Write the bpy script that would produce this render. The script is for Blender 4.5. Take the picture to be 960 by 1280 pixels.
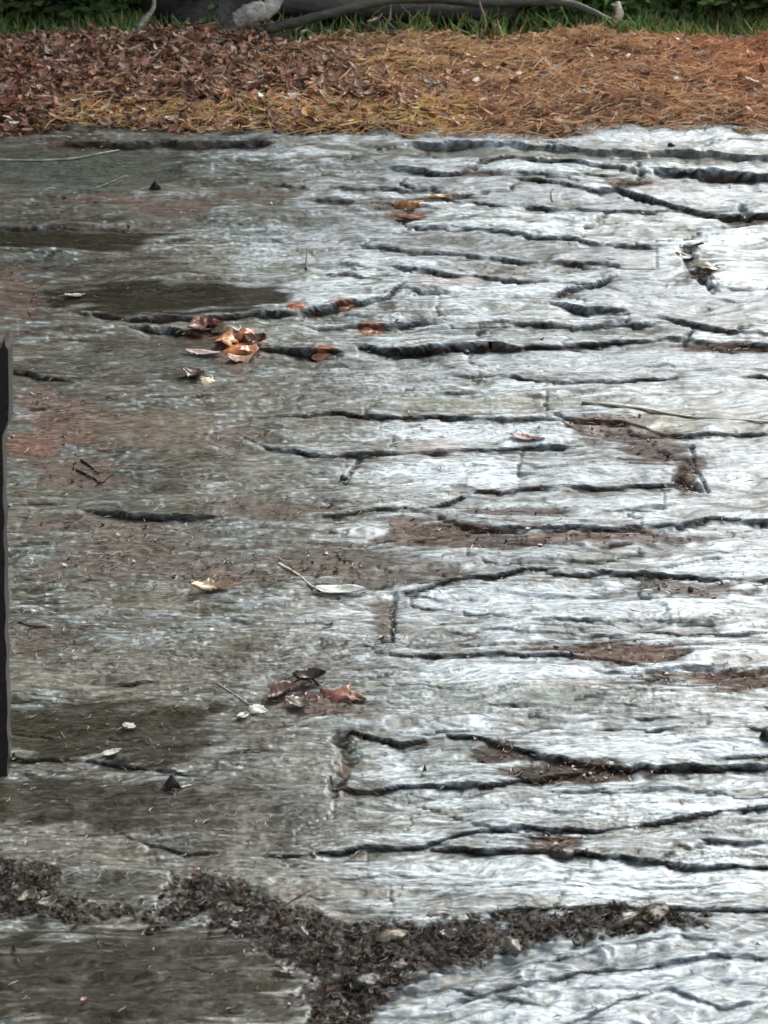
import bpy, math, random
import numpy as np
for o in list(bpy.data.objects): bpy.data.objects.remove(o)
sc = bpy.context.scene
COL = sc.collection
R = math.radians
# ------------------------------------------------------------------ camera
CAMZ, PITCH, HALF = 1.7, R(17.0), math.tan(R(13.0))
cam_d = bpy.data.cameras.new('camera'); cam = bpy.data.objects.new('camera', cam_d); COL.objects.link(cam)
cam.location = (0, 0, CAMZ); cam.rotation_euler = (R(90) - PITCH, 0, 0)
cam_d.sensor_fit = 'VERTICAL'; cam_d.sensor_height = 24; cam_d.lens = 12 / HALF
cam_d.clip_start = 0.05; cam_d.clip_end = 500
sc.camera = cam
cam_d.dof.use_dof = True; cam_d.dof.focus_distance = 3.7; cam_d.dof.aperture_fstop = 9
# ------------------------------------------------------------------ sky and sun (thin overcast, light from ahead and right)
SUN_EL, SUN_AZ = R(48), R(28)
w = bpy.data.worlds.new('World'); sc.world = w; w.use_nodes = True
nt = w.node_tree; bg = nt.nodes['Background']
sky = nt.nodes.new('ShaderNodeTexSky'); sky.sky_type = 'NISHITA'; sky.sun_disc = False
sky.sun_elevation = SUN_EL; sky.sun_rotation = SUN_AZ
sky.air_density = 1.0; sky.dust_density = 4.0; sky.ozone_density = 1.0
hs = nt.nodes.new('ShaderNodeHueSaturation'); hs.inputs['Saturation'].default_value = 0.38
nt.links.new(sky.outputs[0], hs.inputs['Color']); nt.links.new(hs.outputs[0], bg.inputs[0])
bg.inputs[1].default_value = 0.11
sd = bpy.data.lights.new('sun', 'SUN'); so = bpy.data.objects.new('sun', sd); COL.objects.link(so)
sd.energy = 0.95; sd.angle = R(24); sd.color = (1, 0.975, 0.94)
dsun = (math.sin(SUN_AZ)*math.cos(SUN_EL), math.cos(SUN_AZ)*math.cos(SUN_EL), math.sin(SUN_EL))
from mathutils import Vector
so.rotation_euler = Vector(dsun).to_track_quat('Z', 'Y').to_euler(); so.location = (3, 12, 12)
sc.view_settings.view_transform = 'Standard'; sc.view_settings.look = 'None'
sc.view_settings.exposure = 1.2; sc.view_settings.gamma = 1.0
# ------------------------------------------------------------------ the tilted rock face: plane z = 0.2 y
SL = 0.2
NRM = np.array([0, -SL, 1.0]) / math.hypot(SL, 1)
def plane(u, v):
    """photo point -> x, y on the rock plane and metres per photo pixel there"""
    u = np.asarray(u, float); v = np.asarray(v, float)
    a = (640 - v) / 640 * HALF; b = (u - 480) / 640 * HALF
    dy = math.cos(PITCH) + a * math.sin(PITCH); dz = -math.sin(PITCH) + a * math.cos(PITCH)
    lam = CAMZ / (SL * dy - dz)
    return lam * b, lam * dy, lam * HALF / 640
# ------------------------------------------------------------------ noise
rng = np.random.RandomState(7)
_T = rng.rand(8, 256, 256).astype(np.float32); _C = np.cos(_T*6.2832); _S = np.sin(_T*6.2832)
def vn(x, y, s=0):
    """smooth value noise, -1..1"""
    x = np.asarray(x, np.float32) + 1000 + 37*s; y = np.asarray(y, np.float32) + 1000 + 91*s
    xi = np.floor(x).astype(int); yi = np.floor(y).astype(int)
    fx = x - xi; fy = y - yi; gx_ = fx; gy_ = fy
    fx = fx*fx*fx*(fx*(fx*6-15)+10); fy = fy*fy*fy*(fy*(fy*6-15)+10)
    cx, cy = _C[s % 8], _S[s % 8]; x0 = xi & 255; x1 = (xi+1) & 255; y0 = yi & 255; y1 = (yi+1) & 255
    a = cx[x0, y0]*gx_ + cy[x0, y0]*gy_; b = cx[x1, y0]*(gx_-1) + cy[x1, y0]*gy_
    c = cx[x0, y1]*gx_ + cy[x0, y1]*(gy_-1); d = cx[x1, y1]*(gx_-1) + cy[x1, y1]*(gy_-1)
    return ((a*(1-fx)+b*fx)*(1-fy)+(c*(1-fx)+d*fx)*fy)*1.7
def fbm(x, y, s=0, n=4, g=0.5):
    r = 0; a = 1; t = 0
    for i in range(n):
        r = r + a*vn(x*2**i, y*2**i, s+i); t += a; a *= g
    return r / t
def sst(a, b, x):
    t = np.clip((x-a)/(b-a), 0, 1); return t*t*(3-2*t)
def lerp(a, b, t): return a + (b-a)*t
def mix3(c, d, t): return c + (np.array(d, np.float32) - c) * t[..., None]
# ------------------------------------------------------------------ helpers
def tag(o, label=None, cat=None, group=None, kind=None):
    if label: o['label'] = label
    if cat: o['category'] = cat
    if group: o['group'] = group
    if kind: o['kind'] = kind
    return o
def mesh_np(name, verts, quads=None, tris=None, col=None, smooth=True, normals=None, extra=None):
    me = bpy.data.meshes.new(name)
    verts = np.asarray(verts, np.float32)
    parts = []; tot = []
    if quads is not None and len(quads): parts.append(np.asarray(quads, np.int32).ravel()); tot.append(np.full(len(quads), 4, np.int32))
    if tris is not None and len(tris): parts.append(np.asarray(tris, np.int32).ravel()); tot.append(np.full(len(tris), 3, np.int32))
    li = np.concatenate(parts); lt = np.concatenate(tot)
    me.vertices.add(len(verts)); me.vertices.foreach_set('co', verts.ravel())
    me.loops.add(len(li)); me.loops.foreach_set('vertex_index', li)
    me.polygons.add(len(lt)); st = np.zeros(len(lt), np.int32); st[1:] = np.cumsum(lt)[:-1]
    me.polygons.foreach_set('loop_start', st); me.polygons.foreach_set('loop_total', lt)
    me.update(calc_edges=True)
    me.polygons.foreach_set('use_smooth', np.full(len(lt), smooth, bool))
    if col is not None:
        a = me.color_attributes.new('Col', 'FLOAT_COLOR', 'POINT')
        c = np.ones((len(verts), 4), np.float32); c[:, :col.shape[1]] = col
        a.data.foreach_set('color', c.ravel())
    if normals is not None: me.normals_split_custom_set_from_vertices(normals.tolist())
    return me
def link(name, me, mat, parent=None):
    o = bpy.data.objects.new(name, me); COL.objects.link(o)
    if mat and not me.materials: me.materials.append(mat)
    if parent: o.parent = parent
    return o
class NB:
    def __init__(s, name):
        s.m = bpy.data.materials.new(name); s.m.use_nodes = True; s.nt = s.m.node_tree
        s.b = s.nt.nodes['Principled BSDF']
    def n(s, t, **k):
        x = s.nt.nodes.new(t)
        for a, v in k.items():
            if a.startswith('i_'): x.inputs[a[2:]].default_value = v
            else: setattr(x, a, v)
        return x
    def l(s, a, b): s.nt.links.new(a, b)
def vcmat(name, rough=0.5, bump=0.3, scale=(60, 60, 60), var=0.35, coat=0.0, ior=1.45, backlit=0.0):
    """colour from the mesh, grain and relief from noise"""
    B = NB(name); at = B.n('ShaderNodeAttribute', attribute_name='Col')
    tc = B.n('ShaderNodeTexCoord'); mp = B.n('ShaderNodeMapping'); mp.inputs['Scale'].default_value = scale
    B.l(tc.outputs['Object'], mp.inputs[0])
    nz = B.n('ShaderNodeTexNoise', i_Scale=1.0, i_Detail=5.0, i_Roughness=0.6); B.l(mp.outputs[0], nz.inputs['Vector'])
    mr = B.n('ShaderNodeMapRange'); mr.inputs[3].default_value = 1-var; mr.inputs[4].default_value = 1+var
    mr.inputs[1].default_value = 0.3; mr.inputs[2].default_value = 0.7
    B.l(nz.outputs[0], mr.inputs[0])
    mu = B.n('ShaderNodeVectorMath', operation='SCALE'); B.l(at.outputs['Color'], mu.inputs[0]); B.l(mr.outputs[0], mu.inputs['Scale'])
    B.l(mu.outputs[0], B.b.inputs['Base Color'])
    bp = B.n('ShaderNodeBump', i_Strength=bump, i_Distance=0.004); B.l(nz.outputs[0], bp.inputs['Height']); B.l(bp.outputs[0], B.b.inputs['Normal'])
    B.b.inputs['Roughness'].default_value = rough; B.b.inputs['IOR'].default_value = ior
    B.b.inputs['Coat Weight'].default_value = coat; B.b.inputs['Coat Roughness'].default_value = 0.2
    return B.m
def rock_material():
    B = NB('wet_gneiss')
    at = B.n('ShaderNodeAttribute', attribute_name='Col')         # alpha carries the roughness
    tc = B.n('ShaderNodeAttribute', attribute_name='grain')
    m1 = B.n('ShaderNodeMapping'); m1.inputs['Scale'].default_value = (75, 330, 75); B.l(tc.outputs['Vector'], m1.inputs[0])
    n1 = B.n('ShaderNodeTexNoise', i_Scale=1.0, i_Detail=6.0, i_Roughness=0.62, i_Distortion=0.25); B.l(m1.outputs[0], n1.inputs['Vector'])
    m2 = B.n('ShaderNodeMapping'); m2.inputs['Scale'].default_value = (20, 120, 40); B.l(tc.outputs['Vector'], m2.inputs[0])
    n2 = B.n('ShaderNodeTexNoise', i_Scale=1.0, i_Detail=5.0, i_Roughness=0.6, i_Distortion=0.4); B.l(m2.outputs[0], n2.inputs['Vector'])
    r1 = B.n('ShaderNodeMapRange'); B.l(n1.outputs[0], r1.inputs[0])
    for i, v in enumerate((0.36, 0.64, 0.45, 1.5)): r1.inputs[i+1].default_value = v
    r2 = B.n('ShaderNodeMapRange'); B.l(n2.outputs[0], r2.inputs[0])
    for i, v in enumerate((0.38, 0.62, 0.65, 1.3)): r2.inputs[i+1].default_value = v
    mm = B.n('ShaderNodeMath', operation='MULTIPLY'); B.l(r1.outputs[0], mm.inputs[0]); B.l(r2.outputs[0], mm.inputs[1])
    mu = B.n('ShaderNodeVectorMath', operation='SCALE'); B.l(at.outputs['Color'], mu.inputs[0]); B.l(mm.outputs[0], mu.inputs['Scale'])
    B.l(mu.outputs[0], B.b.inputs['Base Color'])
    ro = B.n('ShaderNodeMath', operation='MULTIPLY_ADD', use_clamp=True); B.l(n1.outputs[0], ro.inputs[0]); ro.inputs[1].default_value = 0.25
    sub = B.n('ShaderNodeMath', operation='SUBTRACT'); B.l(at.outputs['Alpha'], sub.inputs[0]); sub.inputs[1].default_value = 0.12
    B.l(sub.outputs[0], ro.inputs[2]); B.l(ro.outputs[0], B.b.inputs['Roughness'])
    b1 = B.n('ShaderNodeBump', i_Strength=0.45, i_Distance=0.0025); B.l(n2.outputs[0], b1.inputs['Height'])
    b2 = B.n('ShaderNodeBump', i_Strength=0.3, i_Distance=0.0010); B.l(n1.outputs[0], b2.inputs['Height']); B.l(b1.outputs[0], b2.inputs['Normal'])
    B.l(b2.outputs[0], B.b.inputs['Normal'])
    sp = B.n('ShaderNodeMapRange'); B.l(at.outputs['Alpha'], sp.inputs[0])
    for i, v in enumerate((.58, .85, .5, .04)): sp.inputs[i+1].default_value = v
    B.l(sp.outputs[0], B.b.inputs['Specular IOR Level'])
    B.b.inputs['IOR'].default_value = 1.42
    return B.m
M_rock = rock_material()
M_soil = vcmat('damp_litter_soil', 0.7, 0.8, (90, 90, 90), 0.5)
M_leaf = vcmat('wet_leaf', 0.38, 0.35, (90, 90, 90), 0.3, coat=0.25)
M_litter = vcmat('litter', 0.72, 0.3, (120, 120, 120), 0.3)
M_needle = vcmat('dry_needle', 0.4, 0.0, (50, 50, 50), 0.25)
M_green = vcmat('shrub_leaf', 0.45, 0.2, (60, 60, 60), 0.3)
_n = M_green.node_tree; _t = _n.nodes.new('ShaderNodeBsdfTranslucent'); _m = _n.nodes.new('ShaderNodeMixShader'); _m.inputs[0].default_value = .5
_p = _n.nodes['Principled BSDF']; _n.links.new(_p.inputs['Base Color'].links[0].from_socket, _t.inputs[0])
_n.links.new(_p.outputs[0], _m.inputs[1]); _n.links.new(_t.outputs[0], _m.inputs[2]); _n.links.new(_m.outputs[0], _n.nodes['Material Output'].inputs[0])
M_bark = vcmat('wet_bark', 0.45, 0.9, (30, 90, 90), 0.5)
M_stone = vcmat('dark_wet_stone', 0.35, 0.8, (60, 60, 60), 0.45)
M_metal = vcmat('black_painted_steel', 0.4, 0.3, (150, 150, 150), 0.4)
# ------------------------------------------------------------------ traced features of the rock, in photo points on the rock plane
CR = [  # (points, thickness of the step, darkness)
 ([(470,182),(560,179),(640,178),(730,187),(820,189),(980,195),(1220,200)],8,.08),
 ([(585,207),(625,196),(700,196),(760,203),(805,212)],5,.9),
 ([(600,210),(660,214),(740,213),(785,216)],5,.9),
 ([(820,211),(870,213),(930,214),(1000,222),(1200,226)],13,1),
 ([(640,221),(700,224),(735,234),(770,233),(800,240),(830,253),(870,261),(900,268),(925,270)],7,.9),
 ([(905,268),(935,267),(975,270),(1100,276)],13,1),
 ([(395,210),(450,210),(500,211),(560,213),(600,206)],7,.8),
 ([(330,232),(390,233),(440,235),(500,237),(540,233)],6,.85),
 ([(370,244),(420,248),(490,254),(560,262)],4,.7),
 ([(545,248),(600,253),(640,257),(700,261),(760,262),(830,261)],4,1),
 ([(500,282),(540,281),(600,286),(640,292),(700,299),(760,303),(840,307)],5,.9),
 ([(430,302),(540,317),(640,324),(700,326),(740,332)],4,.7),
 ([(470,328),(520,334),(560,342),(640,349),(700,352),(750,354)],5,.7),
 ([(390,341),(470,345)],4,.9),
 ([(692,368),(712,359),(740,356),(770,345)],7,.9),
 ([(690,376),(730,384),(780,386)],8,.95),
 ([(770,387),(800,392),(850,401),(900,413),(980,419),(1200,425)],4,.85),
 ([(90,390),(160,396),(210,399),(280,396),(330,392),(400,386),(450,379),(482,370),(505,352)],9,.9),
 ([(150,402),(200,408),(250,416)],12,.8),
 ([(322,434),(370,436),(425,437)],10,.95),
 ([(450,433),(490,434),(540,434),(590,430),(650,433)],12,1),
 ([(630,434),(700,431),(760,426),(820,423),(860,421)],6,1),
 ([(385,409),(470,407),(530,402),(565,400)],6,.8),
 ([(560,404),(620,402),(690,407),(760,404),(850,401)],4,.75),
 ([(858,423),(900,429),(980,431),(1200,436)],7,.95),
 ([(560,468),(640,469),(700,476),(760,476),(850,469),(980,471)],4,.75),
 ([(320,521),(400,517),(440,516),(500,520),(560,521),(640,526),(700,523),(725,537)],5,.95),
 ([(300,540),(340,563),(400,567),(450,567),(540,565),(580,560),(640,558),(725,556)],5,.95),
 ([(360,592),(420,588)],3,.8),
 ([(690,518),(780,528),(830,543),(900,541),(980,544),(1200,546)],5,.9),
 ([(405,643),(470,636),(520,636),(560,626),(600,611),(660,609),(740,608),(800,606),(860,604)],5,.95),
 ([(540,652),(600,660),(660,658),(740,658),(830,658),(860,653),(890,648),(980,651),(1200,655)],4,.9),
 ([(395,668),(430,665)],3,.8),
 ([(600,699),(700,697),(780,700)],3,.6),
 ([(690,714),(790,714),(840,716),(880,720),(980,725),(1200,727)],6,.85),
 ([(485,744),(520,737),(560,724),(600,718),(640,712),(695,708)],5,.9),
 ([(500,756),(620,768),(760,775),(900,772)],3,.5),
 ([(640,786),(700,790),(740,795),(800,790),(980,793)],4,.9),
 ([(490,818),(560,820),(640,818),(700,816),(760,823),(810,832)],5,.9),
 ([(422,922),(440,915),(470,922),(500,928),(530,926)],8,1),
 ([(415,984),(480,986),(540,982),(600,977),(660,972),(700,968),(780,958)],8,1),
 ([(630,934),(680,944),(740,955),(780,961),(840,958),(920,956),(1000,955)],10,1),
 ([(560,918),(600,924),(640,938)],9,.95),
 ([(895,948),(980,944),(1200,940)],6,.9),
 ([(935,908),(980,912),(1200,918)],9,.95),
 ([(690,989),(760,990),(850,984),(920,987)],3,.7),
 ([(320,1071),(400,1066),(460,1060),(520,1056),(560,1048),(600,1038),(640,1032),(700,1038),(760,1037),(840,1023),(920,1012),(1000,1002)],7,1),
 ([(540,1058),(620,1060),(680,1062),(740,1067),(800,1074),(860,1081),(1000,1083),(1200,1088)],9,1),
 ([(840,1048),(980,1053)],4,.8),
 ([(600,1140),(640,1136),(720,1133),(800,1133),(890,1134),(1000,1139)],7,1),
 ([(60,182),(100,176),(150,178),(230,178),(340,176)],10,.75),
 ([(220,208),(320,212),(410,212)],3,.8),
 ([(-200,256),(0,253),(90,253)],4,.8),
 ([(-200,282),(60,283),(190,287)],5,.5),
 ([(50,347),(200,345),(340,347)],3,.3),
 ([(-100,462),(0,464),(40,466),(90,476)],6,.9),
 ([(-100,632),(0,631),(60,629),(95,627)],3,.9),
 ([(100,634),(160,642),(250,646),(275,645)],10,.7),
 ([(100,497),(185,492)],3,.6),
 ([(230,496),(262,492)],4,.7),
 ([(0,518),(40,512),(75,506)],6,.7),
 ([(60,560),(140,562),(230,560)],3,.5),
 ([(-150,948),(0,948),(60,948),(130,953),(200,962),(250,970)],6,.8),
 ([(110,854),(195,852)],4,.9),
 ([(60,765),(160,768),(300,775),(420,780)],3,.5),
 ([(150,1042),(230,1066),(300,1066)],4,.7),
 ([(860,332),(880,345),(900,350)],3,.5),
 ([(640,1215),(720,1190),(790,1180),(850,1172),(900,1180)],4,.5),
 ([(560,1255),(640,1235),(720,1215),(800,1212),(900,1195),(980,1200)],5,.5),
 ([(500,1235),(560,1237),(640,1250),(700,1262)],4,.5),
 ([(700,1290),(780,1250),(840,1240),(900,1262),(960,1255)],5,.6),
 ([(400,1100),(470,1092),(540,1098)],3,.5),([(600,1108),(700,1100),(800,1108),(930,1104)],3,.5),
 ([(480,1120),(560,1118),(660,1122)],3,.6),
]
_rc = random.Random(3)
for _i in range(330):      # the many short partings along the layering
    _u = _rc.uniform(-150, 1100); _v = _rc.uniform(165, 1135) if _rc.random() < .9 else _rc.uniform(1200, 1400)
    _r = min(1, max(0, (_u-260)/330))
    if _rc.random() > .30+.70*_r: continue
    _L = _rc.uniform(30, 150); _s = _rc.uniform(-.06, .06)
    CR.append(([(_u+_L*_k/4, _v+_s*_L*_k/4+_rc.uniform(-2.5, 2.5)) for _k in range(5)], _rc.uniform(1.3, 3.6)*(.75+.25*_r), _rc.uniform(.25, .8)))
JT = [  # steep joints: (points, half width)
 ([(855,585),(848,600),(870,612)],5), ([(430,602),(437,590),(447,572)],3.2), ([(489,745),(486,765),(488,800)],3.5),
 ([(425,922),(436,945),(426,972),(412,986)],7), ([(800,205),(806,214),(800,224)],4), ([(760,350),(740,357)],3),
 ([(862,415),(858,427)],4), ([(865,560),(872,590),(880,615)],3), ([(600,200),(592,212)],3), ([(855,312),(862,332),(880,348)],8),
 ([(880,348),(890,362)],6), ([(385,1285),(400,1250),(405,1222)],6), ([(540,235),(560,250)],3),([(925,258),(935,272)],5),
]
SOIL = [ # (u, v, ru, rv, kind): 0 red-brown needle soil, 1 grey-brown, 2 orange
 (720,964,120,13,3),(640,942,40,10,3),(905,850,120,12,3),(790,815,110,14,3),(690,1050,50,10,3),(300,440,30,8,3),(780,228,30,7,3),(905,431,60,5,3),(860,600,22,16,3),(560,245,40,6,3),(225,258,75,15,0),(150,285,60,6,1),(20,375,34,48,0),(55,500,65,20,0),(95,585,75,28,0),(60,545,60,20,2),(480,258,55,10,1),(395,872,62,24,0),
 (320,245,60,12,1),(755,535,60,20,0),(815,560,60,22,0),(858,595,20,26,0),(560,665,110,22,0),(745,671,125,12,0),(850,738,120,14,1),
 (770,812,95,17,0),(905,848,110,14,0),(275,718,85,26,0),(170,700,150,38,1),(340,635,80,17,1),(690,1055,40,10,0),(880,340,26,22,1),
 (690,965,90,14,1),(620,940,30,12,1),(60,800,60,30,1),(150,250,60,12,0),(300,545,45,18,1),(640,640,120,6,0),(900,435,60,6,0),
 (250,415,30,14,0),(505,262,30,9,2),(600,215,30,6,0),(770,225,22,6,0),(940,275,30,6,1),(90,180,60,7,1),(30,165,60,12,0),(480,775,20,26,1),
 (380,700,90,30,1),(120,655,110,16,1),(500,720,90,14,1),
]
CHAN = [(-260,1070),(0,1072),(55,1078),(90,1092),(60,1112),(110,1128),(200,1128),(215,1110),(205,1088),(290,1092),(330,1118),(400,1142),(480,1155),(560,1150),(620,1138),
        (760,1134),(890,1135),(885,1152),(800,1168),(700,1172),(640,1195),(560,1212),(495,1228),(480,1262),(450,1290),(440,1430),(360,1430),(375,1275),(402,1222),(335,1196),
        (285,1160),(230,1146),(100,1150),(0,1150),(-260,1160)]
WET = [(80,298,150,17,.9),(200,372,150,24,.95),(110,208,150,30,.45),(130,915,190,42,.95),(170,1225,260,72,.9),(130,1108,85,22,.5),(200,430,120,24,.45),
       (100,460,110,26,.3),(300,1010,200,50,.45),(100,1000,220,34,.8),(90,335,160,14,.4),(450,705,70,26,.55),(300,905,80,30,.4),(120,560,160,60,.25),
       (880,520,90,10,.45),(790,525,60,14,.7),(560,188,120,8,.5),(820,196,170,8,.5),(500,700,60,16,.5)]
PALE = [(760,166,300,10,.9),(280,660,130,14,.45),(250,790,230,34,.42),(150,772,120,16,.35),(420,760,60,16,.5),(300,1100,60,20,.3),(380,560,60,12,.4),(330,300,150,22,.5),(250,520,80,10,.3),(400,860,30,10,.4),(250,240,90,6,.4),(330,190,150,6,.5),(700,205,100,6,.5),(680,240,140,12,.9),(890,240,90,14,.6),(900,305,120,14,.35),(620,285,150,10,.4),(820,360,180,30,.5),
        (640,365,140,12,.5),(560,400,80,6,.5),(780,452,250,14,.9),(480,470,120,22,.35),(640,590,230,16,.8),(920,575,70,20,.3),(700,638,160,12,.8),
        (900,706,90,9,.9),(720,750,240,22,.8),(680,840,200,14,.7),(830,935,130,16,.95),(720,1005,260,18,.5),(480,960,50,16,.5),(560,540,160,12,.7),
        (760,1100,260,22,.7),(560,1090,120,22,.5),(860,1240,200,40,.8),(760,1185,140,18,.7),(600,1262,140,20,.5),(410,370,100,20,.4),(400,330,140,20,.4),
        (390,300,120,14,.4),(370,1245,40,30,.3),(420,738,30,5,.5),(930,1190,90,20,.6),(300,1260,60,18,.8),(270,1215,90,10,.4),(310,1000,140,30,.25)]
GRAN = [(640,872,300,24,1),(560,798,70,18,.8),(620,1003,260,16,.7),(850,1030,160,16,.9),(860,1068,180,10,.9),(440,480,130,26,.8),(560,538,190,12,.7),(640,505,120,14,.6),
        (400,395,160,14,.6),(640,640,160,10,.5),(330,820,180,50,.7),(380,955,60,16,.6),(300,300,140,40,.5),(540,950,80,16,.5),(880,590,60,22,.6),(720,725,150,8,.5),(830,770,140,10,.6),(300,1030,200,40,.8),(480,390,90,14,.6)]
def crack_at(cr, u):
    p = np.array(cr[0], float); return np.interp(u, p[:, 0], p[:, 1])
def ell(U, V, e, warp=0):
    return np.sqrt(((U-e[0])/e[2])**2 + ((V-e[1])/e[3])**2)
def poly_inside(U, V, P):
    ins = np.zeros(U.shape, bool); n = len(P)
    for i in range(n):
        x0, y0 = P[i]; x1, y1 = P[(i+1) % n]
        if y0 == y1: continue
        c = ((y0 > V) != (y1 > V)) & (U < (x1-x0)*(V-y0)/(y1-y0)+x0); ins ^= c
    return ins
def build_field(us, vs):
    """height (metres, along the rock's normal), pull-back under lips (metres in y), colour and roughness, soil mask, crack mask"""
    U, V = np.meshgrid(us, vs, indexing='ij'); U = U.astype(np.float32); V = V.astype(np.float32)
    X, Y, S = plane(U, V); S = S.astype(np.float32)
    h = np.zeros_like(U); back = np.zeros_like(U); dirt_shade = np.zeros_like(U)
    wob = 3.2*vn(U/46, V/60, 1) + 1.3*vn(U/15, V/30, 2) + .35*vn(U/5, V/9, 3)
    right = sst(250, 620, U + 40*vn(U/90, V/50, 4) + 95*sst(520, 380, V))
    for ci, cr in enumerate(CR):
        p = cr[0]; T = cr[1]*(.60 if cr[1] < 8 else .74)
        i0, i1 = np.searchsorted(us, (p[0][0]-14, p[-1][0]+14)); ys = [q[1] for q in p]
        j0, j1 = np.searchsorted(vs, (min(ys)-45, max(ys)+90)); s = (slice(i0, i1), slice(j0, j1))
        if i1 <= i0 or j1 <= j0: continue
        u = U[s]; v = V[s]; L = p[-1][0]-p[0][0]
        tp = np.sqrt(np.clip(np.minimum(u-p[0][0]+4, p[-1][0]-u+4)/min(50, L*.35), 0, 1))
        Tl = np.maximum(T*tp*(.85+.5*vn(u/60, v*0+ci*3.1, 5)), .01)
        Tt = np.maximum(Tl+T*tp*(.42*vn(u/30, v*0+ci*3.1, 5)+.10*vn(u/9, v*0+ci, 6)), .01)
        ds = v - crack_at(cr, u); d = ds - wob[s]*(.9 if T < 9 else .7)
        far = .30*Tt*np.exp(np.minimum(d, 0)/9)*(d < 0)
        near = -1.15*sst(0, 1.0+.10*Tt, d)*(Tt*np.exp(-(np.maximum(d-.4*Tt, 0)/(.8*Tt+3))**2)*.6+.4*Tl*np.exp(-np.maximum(ds-.6*Tl, 0)/(2.0*Tl+8)))*(d >= 0) + .30*Tt*(1-sst(0, 2, d))*(d >= 0)
        h[s] += far+near
        back[s] = np.maximum(back[s], .85*Tt*sst(.3, 2+.2*Tt, d)*(1-sst(.5*Tt+1.5, 1.1*Tt+3, d)))
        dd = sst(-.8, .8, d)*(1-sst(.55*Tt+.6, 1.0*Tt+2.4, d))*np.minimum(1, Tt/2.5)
        dirt_shade[s] = np.maximum(dirt_shade[s], dd*cr[2]*np.clip(.92+.45*vn(u/30, v/9+ci, 2)+.06*vn(u/8, v/4, 3), .45, 1))
    for P, wd in JT:
        m = 40; xs = [q[0] for q in P]; ys = [q[1] for q in P]
        i0, i1 = np.searchsorted(us, (min(xs)-m, max(xs)+m)); j0, j1 = np.searchsorted(vs, (min(ys)-m, max(ys)+m)); s = (slice(i0, i1), slice(j0, j1))
        u = U[s]+2*wob[s]; v = V[s]; best = np.full(u.shape, 1e9, np.float32)
        for a, b in zip(P[:-1], P[1:]):
            ax, ay = a; bx, by = b; l2 = (bx-ax)**2+(by-ay)**2
            t = np.clip(((u-ax)*(bx-ax)+(v-ay)*(by-ay))/l2, 0, 1)
            best = np.minimum(best, np.hypot(u-ax-t*(bx-ax), v-ay-t*(by-ay)))
        best = best*(1+.4*vn(u/9, v/9, 2)+.25*vn(u/4, v/4, 1)); g = 1-sst(wd*.2, wd*1.5, best); h[s] -= .9*wd*g; dirt_shade[s] = np.maximum(dirt_shade[s], .85*g*np.clip(.8+.6*vn(u/7, v/5, 4), 0, 1))
    # layering of the gneiss: long warped steps of several sizes, facing the camera
    strike = 10*vn(U/190, V/30, 1) + 4*vn(U/70, V/12, 2) + .018*(U-480)
    warp = V + strike
    lay = np.zeros_like(U); riser = np.zeros_like(U)
    for k, (p, a, ms) in enumerate(((31., 2.6, 150), (15., 1.5, 80), (7., .7, 45))):
        f = warp/p + .6*vn(U/(p*8), V/(p*1.1), 3+k) + .10*vn(U/(p*1.6), V/p, 5+k)
        cell = np.floor(f); fr = f-cell
        on = np.clip(.25+1.5*vn(U/ms, cell*3.7, k), 0, 1.5)
        lay += a*on*(np.minimum(fr/.9, (1-fr)/.10) - .5)
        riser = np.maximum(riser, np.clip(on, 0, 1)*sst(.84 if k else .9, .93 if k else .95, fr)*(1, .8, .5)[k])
    n_s = vn(U/60, warp/5.2, 5); n_f = vn(U/26, warp/2.6, 6); n_i = vn(U/8, V/6, 7); n_b = fbm(U/80, V/22, 2, 3)
    n_w = vn(U/120, warp/9, 3)
    ridg = 1-np.abs(vn((U+8*n_b)/70, (warp+6*n_b)/7.5, 4))*2.2
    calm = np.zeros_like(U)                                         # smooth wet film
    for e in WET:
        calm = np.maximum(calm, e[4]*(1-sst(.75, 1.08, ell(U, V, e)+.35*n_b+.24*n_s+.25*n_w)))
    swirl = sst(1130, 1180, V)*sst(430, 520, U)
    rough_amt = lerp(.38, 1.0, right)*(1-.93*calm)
    h += .95*lay*rough_amt*(1-.8*swirl) + rough_amt*(1-.65*swirl)*(.55*n_s+.22*n_f+.6*ridg+1.3*n_w) + lerp(.20, .04, right)*n_i*(1-.9*calm) + 2.2*n_b
    sw = vn((U+V*.9)/120+1.2*vn(U/90, V/45, 3), (V+.28*U)/36, 1); sw2 = vn((U+V)/60+vn(U/60, V/30, 4), (V+.3*U)/17, 5)
    h += swirl*(5*(1-np.abs(sw)*1.6)-1.2*(1-2*np.abs(sw2)))
    # knob near the lower right
    for (a, b, r, hh) in ((838, 1190, 18, 7), (805, 1183, 14, 4), (860, 1236, 34, 5), (905, 1232, 20, -4), (850, 1218, 16, -5), (590, 936, 34, 3), (285, 420, 26, 7)):
        h += hh*np.exp(-((U-a)/r)**2-((V-b)/(r*.55))**2)
    # soil
    soil = np.zeros_like(U); skind = np.zeros(U.shape+(3,), np.float32)
    SC = [np.array(c, np.float32) for c in ((.120, .075, .055), (.100, .080, .060), (.16, .085, .052), (.050, .035, .027))]
    edge = .45*n_b+.10*n_i+.40*n_s+.35*n_w+.12*n_f
    for e in SOIL:
        m = 1-sst(.6, 1.15, ell(U, V, e)+edge)
        skind = skind*(1-m[..., None]) + SC[e[4]]*m[..., None]; soil = np.maximum(soil, m*(.78 if e[4] < 3 else .92))
    cin = poly_inside(U+22*n_b+6*n_i, V+13*n_b+4*n_i+4*vn(U/20, V/8, 2), CHAN).astype(np.float32)
    for _ in range(3):
        cin = (cin+np.roll(cin, 1, 0)+np.roll(cin, -1, 0)+np.roll(cin, 1, 1)+np.roll(cin, -1, 1))/5
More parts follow.
